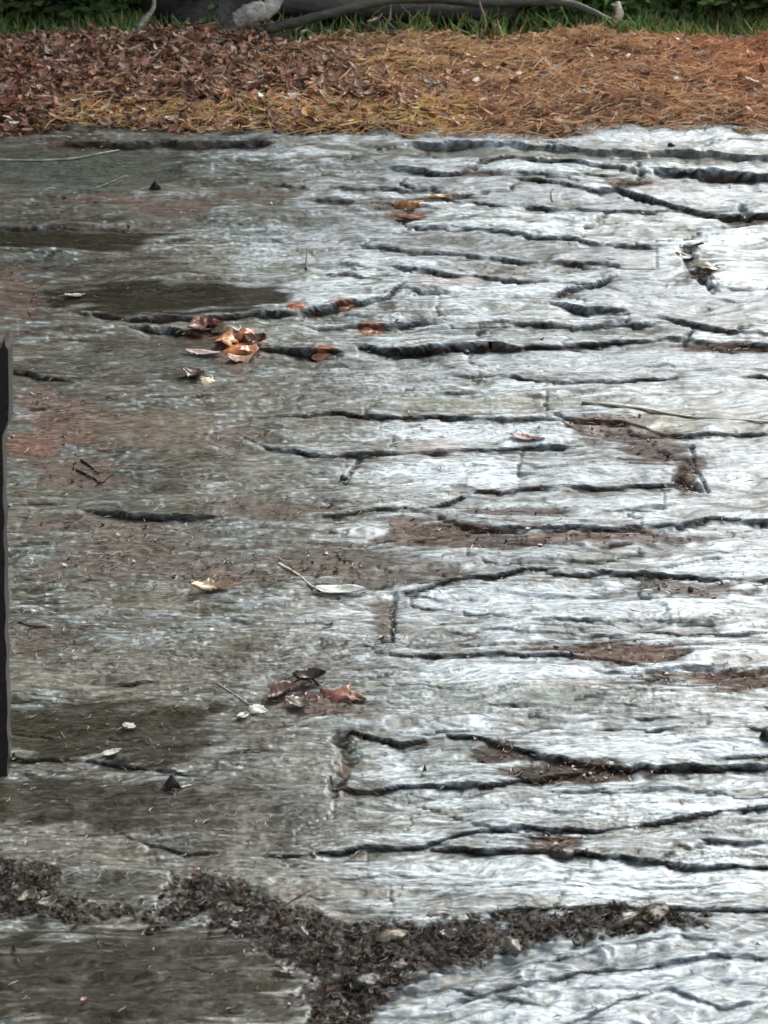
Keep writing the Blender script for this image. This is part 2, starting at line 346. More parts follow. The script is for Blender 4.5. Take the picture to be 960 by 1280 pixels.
    deb = cin*(.25+.75*sst(-.5, .15, vn(U/34, V/9, 6)+.5*vn(U/12, V/5, 7)+.12+.3*np.exp(-((U-520)/150)**2)))
    h = h*(1-.4*soil) - 1.2*soil + soil*(.12*vn(U/9, V/6, 2))
    h = h - deb*(3 + .5*h) + deb*(2.4*vn(U/11, V/7, 1)+1.6*vn(U/5, V/4, 3))
    # ---------------- colour
    pale = np.zeros_like(U)
    for e in PALE: pale = np.maximum(pale, e[4]*(1-sst(.4, 1.35, ell(U, V, e)+.3*n_b+.25*n_s)))
    tone = .37*right + .18 + .62*pale*lerp(.6, 1, right)  # right side and pale zones: sky sheen painted over the rock's own grey
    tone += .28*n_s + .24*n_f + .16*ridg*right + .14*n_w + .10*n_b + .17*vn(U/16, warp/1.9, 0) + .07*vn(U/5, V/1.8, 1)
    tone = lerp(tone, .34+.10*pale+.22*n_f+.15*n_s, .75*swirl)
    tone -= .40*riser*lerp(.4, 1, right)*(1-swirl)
    ln = np.maximum(sst(.13, .02, np.abs(vn(U/95, warp/7, 2)+.15*vn(U/20, V/6, 4)))*sst(-.3, .3, vn(U/60, warp/20, 5)), .8*sst(.12, .02, np.abs(vn(U/60, warp/4.2, 0)+.1*vn(U/12, V/5, 1)))*sst(0, .4, vn(U/45, warp/14, 6)))
    ln = ln*lerp(.45, 1, right)*(1-.8*swirl); tone -= .42*ln
    pit = vn(U/16, V/3.2, 3)+.5*vn(U/6, V/2.4, 4); tone -= .30*sst(.5, .95, pit)*right
    gran = np.zeros_like(U)
    for e in GRAN: gran = np.maximum(gran, e[4]*(1-sst(.5, 1.25, ell(U, V, e)+.3*n_b+.25*n_s)))
    gn = vn(U/5.5, V/3.6, 1)+.6*vn(U/3.2, V/2.2, 6)+.3*n_s
    tone += gran*(-.10*right - .50*sst(.15, .7, gn) + .22*sst(.1, .7, -gn))
    tone += .16*vn(U/170, warp/15, 6)*right
    glint = sst(.44, .66, vn(U/9, V/3.0, 6)+.35*vn(U/40, V/16, 1)+.12*right)*(1-right)  # small pale sky reflections painted into the tone on the left
    tone += .5*glint*(1-.5*calm)
    tone += swirl*(.42*sst(.30, .03, np.abs(sw))-.30*sst(.14, .0, np.abs(sw2))+.12)
    tone = np.clip(tone, 0, 1)
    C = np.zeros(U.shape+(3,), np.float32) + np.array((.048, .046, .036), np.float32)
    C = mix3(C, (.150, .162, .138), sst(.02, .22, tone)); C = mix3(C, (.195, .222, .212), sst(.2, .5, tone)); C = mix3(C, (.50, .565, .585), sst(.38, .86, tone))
    # warm olive film on the left
    wl = (1-right)*sst(-.5, .5, vn(U/120, V/45, 2)+.2)
    C = mix3(C, (.178, .160, .120), .50*wl)
    C = mix3(C, (.036, .033, .022), np.clip(calm*1.05, 0, .95))  # dark olive also paints in the trees mirrored by the wet film
    gp = 1-sst(.5, 1.2, ell(U, V, (100, 210, 150, 34))+.2*n_b); C = mix3(C, (.105, .120, .098), .8*gp)      # grey green plate, top left
    for e, c, k in (((720, 190, 270, 7), (.17, .18, .15), .85), ((6, 998, 22, 24), (.065, .06, .03), .5), ((820, 530, 60, 14), (.17, .18, .12), .8), ((600, 505, 120, 10), (.20, .20, .12), .5), ((590, 934, 42, 10), (.17, .21, .19), .8), ((545, 560, 40, 10), (.42, .30, .28), .5),
                    ((715, 852, 60, 5), (.34, .24, .16), .5), ((560, 350, 50, 8), (.35, .27, .25), .5), ((820, 232, 30, 6), (.30, .22, .2), .5), ((640, 870, 200, 18), (.16, .20, .18), .5)):
        m = 1-sst(.4, 1.2, ell(U, V, e)+.3*n_b); C = mix3(C, c, m*k)
    for e in ((370, 383, 14, 7), (430, 380, 18, 6), (463, 409, 20, 9), (405, 438, 18, 7), (300, 440, 32, 26), (262, 412, 26, 18), (70, 520, 60, 14), (40, 560, 40, 10)):
        m = 1-sst(.5, 1.2, ell(U, V, e)+.35*n_i); C = mix3(C, (.27, .085, .030) if e[0] != 70 and e[0] != 40 else (.24, .13, .085), m*(.85 if e[3] < 12 else .45))
    for e, c, k in (((190, 535, 130, 26), (.165, .135, .100), .8), ((440, 708, 100, 22), (.125, .115, .080), .75), ((230, 640, 110, 14), (.085, .085, .060), .7), ((340, 640, 60, 12), (.12, .095, .07), .7),
                    ((60, 850, 120, 22), (.21, .20, .16), .5), ((90, 600, 100, 20), (.15, .165, .135), .5), ((230, 450, 130, 22), (.12, .13, .115), .5), ((120, 640, 60, 30), (.10, .115, .10), .5)):
        m = 1-sst(.4, 1.2, ell(U, V, e)+.35*n_b+.25*n_s); C = mix3(C, c, m*k)
    C = C*(1-soil[..., None]) + skind*soil[..., None]*(1+.20*n_i+.45*n_f+.3*n_s)[..., None]
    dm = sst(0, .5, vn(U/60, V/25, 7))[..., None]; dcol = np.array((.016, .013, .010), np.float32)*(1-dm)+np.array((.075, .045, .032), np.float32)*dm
    C = C+(dcol-C)*(np.clip(dirt_shade, 0, 1)*.97)[..., None]  # soil stain and undercut shade painted together into cracks and risers
    C = C*(1-deb[..., None]) + (np.array((.030, .024, .018), np.float32)*(1+.6*n_i+.4*n_f)[..., None])*deb[..., None]
    C = np.clip(C, .004, .8)
    rgh = lerp(.33, .46, right)*(1-calm) + .22*calm
    rgh = rgh + (soil*.35) + dirt_shade*.65 + deb*.4 + .05*n_s
    rgh = np.clip(rgh, .08, .95)
    return U, V, X, Y, S, h, back, C, rgh, soil, deb, dirt_shade, strike
us = np.concatenate([np.arange(-280, -22, 6), np.arange(-20, 980, 1.6), np.arange(984, 1246, 6)]).astype(np.float32)
vs = np.concatenate([np.arange(120, 1290, 1.5), np.arange(1294, 1430, 6)]).astype(np.float32)
U, V, X, Y, S, H, BK, CC, RG, SO, DEB, DIRT_SHADE, STRK = build_field(us, vs)
# ------------------------------------------------------------------ split into slabs along the cracks
SEED = [(760,165),(250,165),(60,205),(700,204),(560,225),(900,205),(680,240),(900,245),(450,225),(450,245),(300,225),(620,272),(850,285),(380,270),(150,235),
 (90,270),(90,310),(640,308),(910,305),(560,325),(200,325),(600,360),(400,360),(830,360),(200,370),(620,388),(740,413),(930,424),(480,392),(450,420),(330,415),(120,430),
 (780,450),(450,470),(180,475),(800,500),(560,500),(60,540),(560,540),(400,545),(230,530),(560,590),(730,590),(920,590),(250,600),(100,605),(700,635),(930,640),(500,660),
 (740,670),(330,665),(120,670),(640,690),(900,705),(560,700),(850,740),(700,755),(240,730),(420,720),(420,770),(560,790),(200,800),(60,820),(800,815),(900,870),(640,850),(350,820),
 (540,880),(800,890),(300,900),(130,900),(380,950),(540,955),(590,932),(800,935),(680,962),(880,970),(640,1000),(850,1010),(300,1020),(100,1010),(480,1035),(800,1055),(620,1050),(900,1070),
 (560,1090),(820,1110),(380,1100),(130,1106),(30,1060),(260,1070),(150,1210),(330,1250),(820,1170),(640,1230),(860,1240),(560,1270),(700,1270)]
def partition():
    a = us[::2]; b = vs[::2]; n, m = len(a), len(b)
    dt = DIRT_SHADE[::2, ::2]; db = DEB[::2, ::2]; so = SO[::2, ::2]
    cost = (1 + 60*dt + 4*so + .35*np.abs(vn(U[::2, ::2]/20, V[::2, ::2]/6, 3)))
    du = np.gradient(a)[:, None]*.30*cost; dv = np.gradient(b)[None, :]*1.0*cost
    D = np.full((n, m), 1e9, np.float32); Lb = np.zeros((n, m), np.int32)
    for k, (x, y) in enumerate(SEED):
        i = np.searchsorted(a, x); j = np.searchsorted(b, y); D[i, j] = 0; Lb[i, j] = k+1
    for it in range(900):
        ch = False
        for ax, st in ((0, 1), (0, -1), (1, 1), (1, -1)):
            w_ = du if ax == 0 else dv
            src = [slice(None)]*2; dst = [slice(None)]*2
            if st == 1: src[ax] = slice(0, -1); dst[ax] = slice(1, None)
            else: src[ax] = slice(1, None); dst[ax] = slice(0, -1)
            src = tuple(src); dst = tuple(dst)
            nd = D[src] + w_[dst]; m_ = nd < D[dst]
            if m_.any():
                ch = True
                D[dst] = np.where(m_, nd, D[dst]); Lb[dst] = np.where(m_, Lb[src], Lb[dst])
        if not ch: break
    Lb[db > .5] = 0
    full = np.repeat(np.repeat(Lb, 2, 0), 2, 1)[:len(us)-1, :len(vs)-1]
    return full
LAB = partition()
_sh = np.random.RandomState(9).uniform(-1.5, 1.5, len(SEED)+1); _sh[0] = 0
_hf = np.zeros(H.shape, np.float32); _hf[:-1, :-1] = _sh[LAB]; _hf[-1] = _hf[-2]; _hf[:, -1] = _hf[:, -2]
for _ in range(2): _hf = (_hf+np.roll(_hf, 1, 0)+np.roll(_hf, -1, 0)+np.roll(_hf, 1, 1)+np.roll(_hf, -1, 1))/5
H = H + _hf*sst(350, 650, U)
_j = np.zeros(H.shape, np.float32); _e = (LAB[1:, :] != LAB[:-1, :]); _j[1:-1, :-1] = np.maximum(_j[1:-1, :-1], _e*.42); _e = (LAB[:, 1:] != LAB[:, :-1]); _j[:-1, 1:-1] = np.maximum(_j[:-1, 1:-1], _e)
_j = np.maximum(_j, np.roll(_j, 1, 0)*.9)
for _ in range(1): _j = (_j*2+np.roll(_j, 1, 0)+np.roll(_j, -1, 0)+np.roll(_j, 1, 1)+np.roll(_j, -1, 1))/4
_j = np.clip(_j, 0, 1)*sst(250, 520, U)*sst(-.35, .25, vn(U/55, V/14, 4)+.3*vn(U/12, V/6, 5))*(1-.6*sst(1130, 1180, V))
H = H - 2.2*_j; CC = CC*(1-.85*_j)[..., None] + np.array((.020, .016, .012), np.float32)*(.85*_j)[..., None]; RG = np.clip(RG+.4*_j, 0, .95)
H = H*S; BK = BK*S*1.2
GRAIN = np.stack([X, Y-STRK*S*1.6, np.zeros_like(X)], -1).reshape(-1, 3).astype(np.float32)
PX = X; PY = Y + BK + H*NRM[1]; PZ = SL*(Y+BK) + H*NRM[2]
POS = np.stack([PX, PY, PZ], -1).astype(np.float32)
gx = np.gradient(POS, axis=0); gy = np.gradient(POS, axis=1)
NN = np.cross(gx, -gy); NN /= np.linalg.norm(NN, axis=-1, keepdims=True)+1e-12
if NN[..., 2].mean() < 0: NN = -NN
def surf(u, v):
    """a point of the finished rock surface under a photo point of its plane"""
    i = int(np.clip(np.searchsorted(us, u), 0, len(us)-1)); j = int(np.clip(np.searchsorted(vs, v), 0, len(vs)-1))
    return POS[i, j].astype(float), NN[i, j].astype(float)
_st = np.random.RandomState(4).uniform(-1, .7, len(SEED)+1)*.38; _st[0] = 0
_tf = np.zeros(CC.shape[:2], np.float32); _tf[:-1, :-1] = _st[LAB]; _tf[-1] = _tf[-2]; _tf[:, -1] = _tf[:, -2]
for _ in range(2): _tf = (_tf+np.roll(_tf, 1, 0)+np.roll(_tf, -1, 0)+np.roll(_tf, 1, 1)+np.roll(_tf, -1, 1))/5
CC = CC*(1+_tf*lerp(.4, 1, sst(250, 600, U)))[..., None]
outcrop = bpy.data.objects.new('rock_outcrop', None); COL.objects.link(outcrop)
tag(outcrop, 'wet layered grey rock outcrop sloping up to a bank of brown leaves', None, None, 'structure')
ids = np.arange(len(us)*len(vs)).reshape(len(us), len(vs))
Q = np.stack([ids[:-1, :-1], ids[:-1, 1:], ids[1:, 1:], ids[1:, :-1]], -1)
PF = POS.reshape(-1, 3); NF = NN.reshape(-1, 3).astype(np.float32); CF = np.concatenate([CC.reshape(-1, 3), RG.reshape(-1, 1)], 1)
cz = np.cross(PF[Q[0, 0, 1]]-PF[Q[0, 0, 0]], PF[Q[0, 0, 2]]-PF[Q[0, 0, 0]])[2]
if cz < 0: Q = Q[..., ::-1]
DOWN = np.array([0, 0.004, -0.05], np.float32)
for k in range(0, len(SEED)+1):
    q = Q[LAB == k]
    if len(q) < 30: continue
    vi, inv = np.unique(q, return_inverse=True); qq = inv.reshape(-1, 4)
    e = np.concatenate([qq[:, [0, 1]], qq[:, [1, 2]], qq[:, [2, 3]], qq[:, [3, 0]]])
    es = np.sort(e, 1).astype(np.int64); key = es[:, 0]*len(vi)+es[:, 1]
    _, idx, cnt = np.unique(key, return_index=True, return_counts=True)
    be = e[idx[cnt == 1]]
    bv, binv = np.unique(be, return_inverse=True); bb = binv.reshape(-1, 2)
    nv = len(vi); vp = PF[vi]; top = vp[bv] - np.array([0, 0, .0006], np.float32)
    bot = top + DOWN
    sk = np.stack([nv+bb[:, 1], nv+bb[:, 0], nv+len(bv)+bb[:, 0], nv+len(bv)+bb[:, 1]], 1)
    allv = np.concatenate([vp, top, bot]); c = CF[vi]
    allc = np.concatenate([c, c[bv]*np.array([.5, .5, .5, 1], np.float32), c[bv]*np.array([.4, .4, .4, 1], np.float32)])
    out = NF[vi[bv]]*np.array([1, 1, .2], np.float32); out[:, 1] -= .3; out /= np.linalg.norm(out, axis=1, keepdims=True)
    nn = np.concatenate([NF[vi], out, out])
    nm = 'rock_slab' if k else 'crevice_soil'
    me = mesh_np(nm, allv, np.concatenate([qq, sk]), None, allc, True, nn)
    ga = me.attributes.new('grain', 'FLOAT_VECTOR', 'POINT'); gr = GRAIN[vi]; gb = gr[bv].copy(); gb[:, 2] += .05
    ga.data.foreach_set('vector', np.concatenate([gr, gr[bv], gb]).ravel())
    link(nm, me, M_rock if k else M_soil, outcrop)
# ------------------------------------------------------------------ the ground round and behind the rock
def ye(x):    # y of the rock's far edge
    x = np.asarray(x, float)
    return 5.19 + .045*vn(x*2.2, x*0, 3) + .030*vn(x*9, x*0, 4) + .012*vn(x*30, x*0, 5) - .05*np.clip((-x-.75)/.25, 0, 1) - .10*np.clip((x-.3)/1.0, 0, 1)*0
def bank_z(x, y):
    x = np.asarray(x, float); y = np.asarray(y, float); e = ye(x)
    z = SL*e + .15*(np.minimum(y, 5.92)-e) + .025*sst(0, .12, y-e) + .0*y
    z = z + .035*fbm(x*3, y*3, 1, 3)*sst(0, .3, y-e) + .018*vn(x*9, y*11, 2)*sst(0, .1, y-e)
    z = np.where(y < e, SL*y - (e-y)*.9, z)
    return z - .02*np.clip(y-5.95, 0, .5)
gu = np.arange(-3.2, 3.2, .022); gv = np.concatenate([np.arange(5.0, 6.6, .016), np.arange(6.62, 9, .12)])
GX, GY = np.meshgrid(gu, gv, indexing='ij'); GZ = bank_z(GX, GY)
gp = np.stack([GX, GY, GZ], -1).reshape(-1, 3); gi = np.arange(len(gp)).reshape(GX.shape)
gq = np.stack([gi[:-1, :-1], gi[1:, :-1], gi[1:, 1:], gi[:-1, 1:]], -1).reshape(-1, 4)
lf = sst(.15, -.45, GX+.25*vn(GX*3, GY*4, 2))
gc = np.array((.115, .062, .034))*(1-lf[..., None]) + np.array((.075, .038, .026))*lf[..., None]
gc = gc*(1+.5*vn(GX*25, GY*25, 3)+.3*vn(GX*9, GY*9, 1))[..., None]
gc = np.where((GY > 6.02)[..., None], np.array((.03, .028, .018)), gc)
bank = link('leaf_bank_ground', mesh_np('leaf_bank_ground', gp, gq, None, gc.reshape(-1, 3).astype(np.float32)), M_soil)
tag(bank, 'brown soil bank behind the rock', None, None, 'structure')
# far and surrounding ground, lower than the rock
rr = 130
gv2 = [(-rr, -30, -.6), (rr, -30, -.6), (rr, 1.4, -.1), (-rr, 1.4, -.1), (rr, 8.9, 1.0), (-rr, 8.9, 1.0), (rr, 260, 2.2), (-rr, 260, 2.2)]
g2 = mesh_np('forest_floor', gv2, [(0, 1, 2, 3), (3, 2, 4, 5), (5, 4, 6, 7)], None, np.tile(np.array((.05, .038, .024), np.float32), (8, 1)), False)
tag(link('forest_floor', g2, M_soil), 'dark forest floor around the outcrop', None, None, 'structure')
# ------------------------------------------------------------------ scatter builders (numpy)
def strips(P, D, L, W, nrm, col, bend, seg=2, tri=True):
    """curved tapered needles: P base, D direction, nrm up; returns verts, faces, colours"""
    n = len(P); side = np.cross(D, nrm); side /= np.linalg.norm(side, axis=1, keepdims=True)+1e-9
    rings = []
    for k in range(seg+1):
        t = k/seg; c = P + D*(L*(t-.5))[:, None] + side*(bend*L*(t-.5)**2)[:, None]*2
        wd = (W*(1-.75*abs(2*t-1)**2))[:, None]
        rings.append(np.stack([c+side*wd, c-side*wd, c+nrm*wd*1.6], 1))
    Vt = np.stack(rings, 1).reshape(-1, 3); base = (np.arange(n)*(seg+1)*3)[:, None]
    F = []
    for k in range(seg):
        for a in range(3):
            b = (a+1) % 3; F.append(np.stack([base[:, 0]+k*3+a, base[:, 0]+k*3+b, base[:, 0]+(k+1)*3+b, base[:, 0]+(k+1)*3+a], 1))
    return Vt, np.concatenate(F), np.repeat(col, (seg+1)*3, 0)
def cupped(P, rot, L, W, nrm, col, curl, nu=4, lobed=.0, seed=1):
    """small cupped leaves with an outline, one grid each"""
    n = len(P); r = np.random.RandomState(seed)
    t = np.linspace(0, 1, nu+1); prof = np.sin(np.pi*np.clip(t*.94+.03, 0, 1))**.75
    h = np.cross(nrm, np.stack([np.cos(rot), np.sin(rot), 0*rot], 1)); h /= np.linalg.norm(h, axis=1, keepdims=True)
    f = np.cross(h, nrm)
    cols = []
    for k in range(nu+1):
        j = 1+lobed*(r.rand(n, 2)-.5)
        for s_ in (-1, 0, 1):
            jj = j[:, 0] if s_ < 0 else j[:, 1]
            lat = s_*W*prof[k]*jj*.5
            z = curl[:, 0]*L*(t[k]-.5)**2*1.6 + curl[:, 1]*np.abs(s_)*W*prof[k]*.6
            cols.append(P + f*(L*(t[k]-.5))[:, None] + h*lat[:, None] + nrm*z[:, None])
    Vt = np.stack(cols, 1).reshape(-1, 3); base = np.arange(n)*(nu+1)*3; F = []
    for k in range(nu):
        for a in range(2): F.append(np.stack([base+k*3+a, base+k*3+a+1, base+(k+1)*3+a+1, base+(k+1)*3+a], 1))
    return Vt, np.concatenate(F), np.repeat(col, (nu+1)*3, 0)
def merge(lst):
    o = 0; Vs = []; Fs = []; Cs = []
    for v, f, c in lst: Vs.append(v); Fs.append(f+o); Cs.append(c); o += len(v)
    return np.concatenate(Vs), np.concatenate(Fs), np.concatenate(Cs)
def unit(a): return a/(np.linalg.norm(a, axis=1, keepdims=True)+1e-9)
def pick(pal, wts, n, r, jit=.25):
    i = r.choice(len(pal), n, p=np.array(wts)/sum(wts)); c = np.array(pal)[i]
    return np.clip(c*(1+jit*(r.rand(n, 1)*2-1))*(1+.08*(r.rand(n, 3)*2-1)), .004, .85).astype(np.float32)
r = np.random.RandomState(11)
# leaf litter of the bank
def bank_pts(n, x0, x1, y0, y1):
    x = r.uniform(x0, x1, n); y = y0+(y1-y0)*r.rand(n); return x, y
n = 44000; x, y = bank_pts(n, -2.2, 2.2, 5.05, 6.0)
keep = r.rand(n) < np.clip(.15+.85*sst(.35, -.35, x+.25*vn(x*3, y*4, 2)), 0, 1); keep &= y > ye(x)-.02*r.rand(n)
keep |= (r.rand(n) < .12*sst(.5, -.2, x)) & (y > ye(x)-.14*r.rand(n)**2)
keep |= (x < -.72) & (y > ye(x)-.09)
x = x[keep]; y = y[keep]; n = len(x)
P = np.stack([x, y, bank_z(x, y)+.004+.022*r.rand(n)], 1)
nr = unit(np.stack([r.normal(0, .6, n), r.normal(-.25, .6, n), np.ones(n)], 1))
L = r.uniform(.008, .036, n); W = L*r.uniform(.16, .60, n)
c = pick([(.40, .22, .145), (.28, .14, .09), (.54, .37, .26), (.11, .06, .04), (.74, .62, .50), (.46, .25, .13)], [5, 5, 2.5, 3, .9, 2.5], n, r)
lv, lfc, lc = cupped(P, r.rand(n)*6.28, L, W, nr, np.clip(c*1.15, 0, .85), r.uniform(-.6, .9, (n, 2)), 4, .5)
o = link('leaf_litter', mesh_np('leaf_litter', lv, lfc, None, lc, True), M_litter)
tag(o, 'carpet of fallen red brown leaves on the bank', None, None, 'stuff')
# tan grass and needles of the bank
n = 42000; x, y = bank_pts(n, -2.2, 2.2, 5.14, 5.99)
dens = np.clip(.10+sst(-.45, .35, x+.25*vn(x*3, y*4, 2))+.9*np.exp(-((y-ye(x)-.05)/.07)**2)*(x > -.75)*(x < .1), 0, 1)
keep = (r.rand(n) < dens) & (y > ye(x)-.01-.03*r.rand(n)); x = x[keep]; y = y[keep]; n = len(x)
P = np.stack([x, y, bank_z(x, y)+.002+.02*r.rand(n)], 1)
ang = r.rand(n)*6.28; D = unit(np.stack([np.cos(ang), np.sin(ang)*.7, r.normal(.12, .28, n)], 1))
L = r.uniform(.025, .085, n); W = r.uniform(.0009, .0021, n)
c = pick([(.64, .43, .25), (.50, .30, .16), (.76, .58, .37), (.20, .10, .055), (.82, .72, .54), (.56, .31, .17)], [5, 4, 2.4, 3, .7, 3], n, r)
yel = (np.exp(-((x-.05)/.35)**2)*sst(5.4, 5.8, y)*.6 + .9*np.exp(-((y-5.26)/.10)**2)*(x < .2)*(x > -.8) + .22*sst(.1, .6, vn(x*4, y*5, 6)))[:, None].clip(0, 1); c = c*(1-yel*.7)+np.array((.80, .58, .25))*yel*.7
red = (sst(.55, 1.0, x)*sst(5.3, 5.6, y))[:, None]; c = c*(1-red*.55)+np.array((.58, .27, .13))*red*.55
lv, lfc, lc = strips(P, D, L, W, np.tile(np.array([[0, -.2, 1.]]), (n, 1)), np.clip(c*np.array((1.15, 1.1, 1.05)), 0, .85).astype(np.float32), r.uniform(-.5, .5, n))
o = link('dry_grass', mesh_np('dry_grass', lv, lfc, None, lc, False), M_needle)
tag(o, 'dead tan grass and orange needles covering the bank', None, None, 'stuff')
# green grass and herbs along the back of the bank
n = 26000; x = r.uniform(-1.9, 1.9, n); y = 5.97+.42*r.rand(n)**.8
gd = np.maximum(sst(-.50, -.66, x), .9*sst(.52, .66, x))*np.clip(.7+.8*vn(x*7, y*5, 2), .05, 1)+.12
keep = r.rand(n) < gd; x = x[keep]; y = y[keep]; n = len(x); L = r.uniform(.03, .11, n)*(.6+(y-5.97)*1.6)
D = unit(np.stack([r.normal(0, .45, n), r.normal(-.1, .4, n), np.ones(n)], 1)); P = np.stack([x, y, bank_z(x, y)], 1)+D*(L*.45)[:, None]
c = pick([(.36, .48, .18), (.48, .60, .26), (.22, .34, .12), (.66, .66, .42), (.52, .42, .22)], [4, 3, 3, 1, 1], n, r)
lv, lfc, lc = strips(P, D, L, r.uniform(.0015, .0035, n), np.tile(np.array([[0, -1., .1]]), (n, 1)), c, r.uniform(-.6, .6, n))
o = link('green_grass', mesh_np('green_grass', lv, lfc, None, lc, False), M_green)
tag(o, 'green grass and herbs growing along the back of the leaf bank', None, None, 'stuff')
# pine needles on the rock
def rock_pts(n):
    u = r.uniform(-150, 1110, n); v = r.uniform(160, 1330, n); return u, v
n = 110000; u, v = rock_pts(n)
iu = np.clip(np.searchsorted(us, u), 0, len(us)-1); iv = np.clip(np.searchsorted(vs, v), 0, len(vs)-1)
so_ = SO[iu, iv]; de_ = DEB[iu, iv]; di_ = DIRT_SHADE[iu, iv]
clump = vn(u/50, v/22, 5)
lft = sst(620, 250, u)*(.25+.45*sst(-.1, .45, clump))*sst(330, 620, v)*(1-.8*np.exp(-((u-150)/260)**2-((v-1220)/70)**2))*(.5+.5*sst(0,.3,vn(u/25,v/12,2)))
dn = np.clip(.02 + .42*lft + .55*so_ + .9*de_, 0, 1)*np.clip(.35+v/1400, 0, 1)
keep = r.rand(n) < dn*.62; u = u[keep]; v = v[keep]; iu = iu[keep]; iv = iv[keep]; n = len(u)
P = POS[iu, iv] + NN[iu, iv]*(.0012+.0045*r.rand(n)*(1+2*de_[keep]))[:, None]
ang = r.normal(0, .9, n); D0 = np.stack([np.cos(ang), np.sin(ang), r.normal(0, .18, n)], 1); N_ = NN[iu, iv].astype(float)
N_ = unit(N_*.3+NRM*.7); D = unit(D0-N_*(D0*N_).sum(1)[:, None]*.85)
L = r.uniform(.006, .020, n)*np.where(v > 900, .75, 1); W = r.uniform(.0004, .0009, n)
c = pick([(.42, .36, .27), (.15, .10, .07), (.62, .58, .50), (.06, .04, .03), (.24, .14, .085)], [3, 3, 2.2, 3, 2], n, r)
dk = (1-.5*de_[keep])[:, None]; c = c*dk
lv, lfc, lc = strips(P, D, L, W, N_, c.astype(np.float32), r.uniform(-.6, .6, n))
o = link('pine_needles', mesh_np('pine_needles', lv, lfc, None, lc, False), M_needle)
tag(o, 'fine wet needles and chaff strewn over the rock', None, None, 'stuff')
# broken leaves in the crevice
n = 20000; u = r.uniform(-200, 1000, n); v = r.uniform(1060, 1330, n)
iu = np.clip(np.searchsorted(us, u), 0, len(us)-1); iv = np.clip(np.searchsorted(vs, v), 0, len(vs)-1)
keep = (r.rand(n) < DEB[iu, iv]**2*np.clip(.45+.8*vn(u/25, v/12, 3), .12, 1)+.9*np.clip(DEB[np.clip(iu+6, 0, len(us)-1), np.clip(iv-5, 0, len(vs)-1)], 0, 1)*.12); iu = iu[keep]; iv = iv[keep]; n = len(iu)
P = POS[iu, iv] + NRM*(.002+.006*r.rand(n))[:, None]
nr = unit(np.stack([r.normal(0, .5, n), r.normal(-.2, .5, n), np.ones(n)], 1)); L = r.uniform(.003, .013, n)
c = pick([(.05, .036, .024), (.09, .066, .045), (.025, .018, .013), (.17, .14, .11), (.065, .032, .02), (.05, .06, .03)], [5, 3, 6, .8, 2, 1.5], n, r)
lv, lfc, lc = cupped(P, r.rand(n)*6.28, L, L*r.uniform(.35, .8, n), nr, c, r.uniform(-.7, .9, (n, 2)), 3, .5, 4)
o = link('crevice_litter', mesh_np('crevice_litter', lv, lfc, None, lc, True), M_litter)
tag(o, 'dark rotting leaf scraps packed in the crevice across the rock', None, None, 'stuff')
# scraps on the brown patches
n = 40000; u = r.uniform(-150, 1110, n); v = r.uniform(160, 1330, n)
iu = np.clip(np.searchsorted(us, u), 0, len(us)-1); iv = np.clip(np.searchsorted(vs, v), 0, len(vs)-1)
keep = r.rand(n) < np.clip(SO[iu, iv]-.3, 0, 1)*(.45-.2*sst(500, 200, u))+.12*DIRT_SHADE[iu, iv]+.003; iu = iu[keep]; iv = iv[keep]; n = len(iu)
P = POS[iu, iv] + NRM*(.001+.003*r.rand(n))[:, None]
nr = unit(NRM+r.normal(0, .45, (n, 3))); L = r.uniform(.003, .012, n)
c = pick([(.14, .07, .05), (.20, .11, .08), (.07, .04, .03), (.34, .24, .18), (.17, .075, .04)], [5, 3, 4, 1, 2], n, r)
lv, lfc, lc = cupped(P, r.rand(n)*6.28, L, L*r.uniform(.3, .8, n), nr, c, r.uniform(-.7, .9, (n, 2)), 2, .5, 5)
o = link('leaf_scraps', mesh_np('leaf_scraps', lv, lfc, None, lc, True), M_leaf)
tag(o, 'red brown leaf scraps caught in the hollows of the rock', None, None, 'stuff')
def rockblob(r_, sub=2, seed=0, sc_=(1, 1, 1), rough=.25):
    import bmesh
    bm = bmesh.new(); bmesh.ops.create_icosphere(bm, subdivisions=sub, radius=1)
    rs = np.random.RandomState(seed); a = rs.rand(6)*9
    for q in bm.verts:
        x_, y_, z_ = q.co
        d = 1+rough*(math.sin(3.1*x_+a[0])*math.cos(2.7*y_+a[1])+.6*math.sin(5.3*z_+a[2]+3*x_)+.35*math.sin(9*y_+a[3]+5*z_))
        q.co = (x_*r_*sc_[0]*d, y_*r_*sc_[1]*d, z_*r_*sc_[2]*d)
    V_ = np.array([q.co[:] for q in bm.verts]); F_ = np.array([[k_.index for k_ in f.verts] for f in bm.faces]); bm.free(); return V_, F_
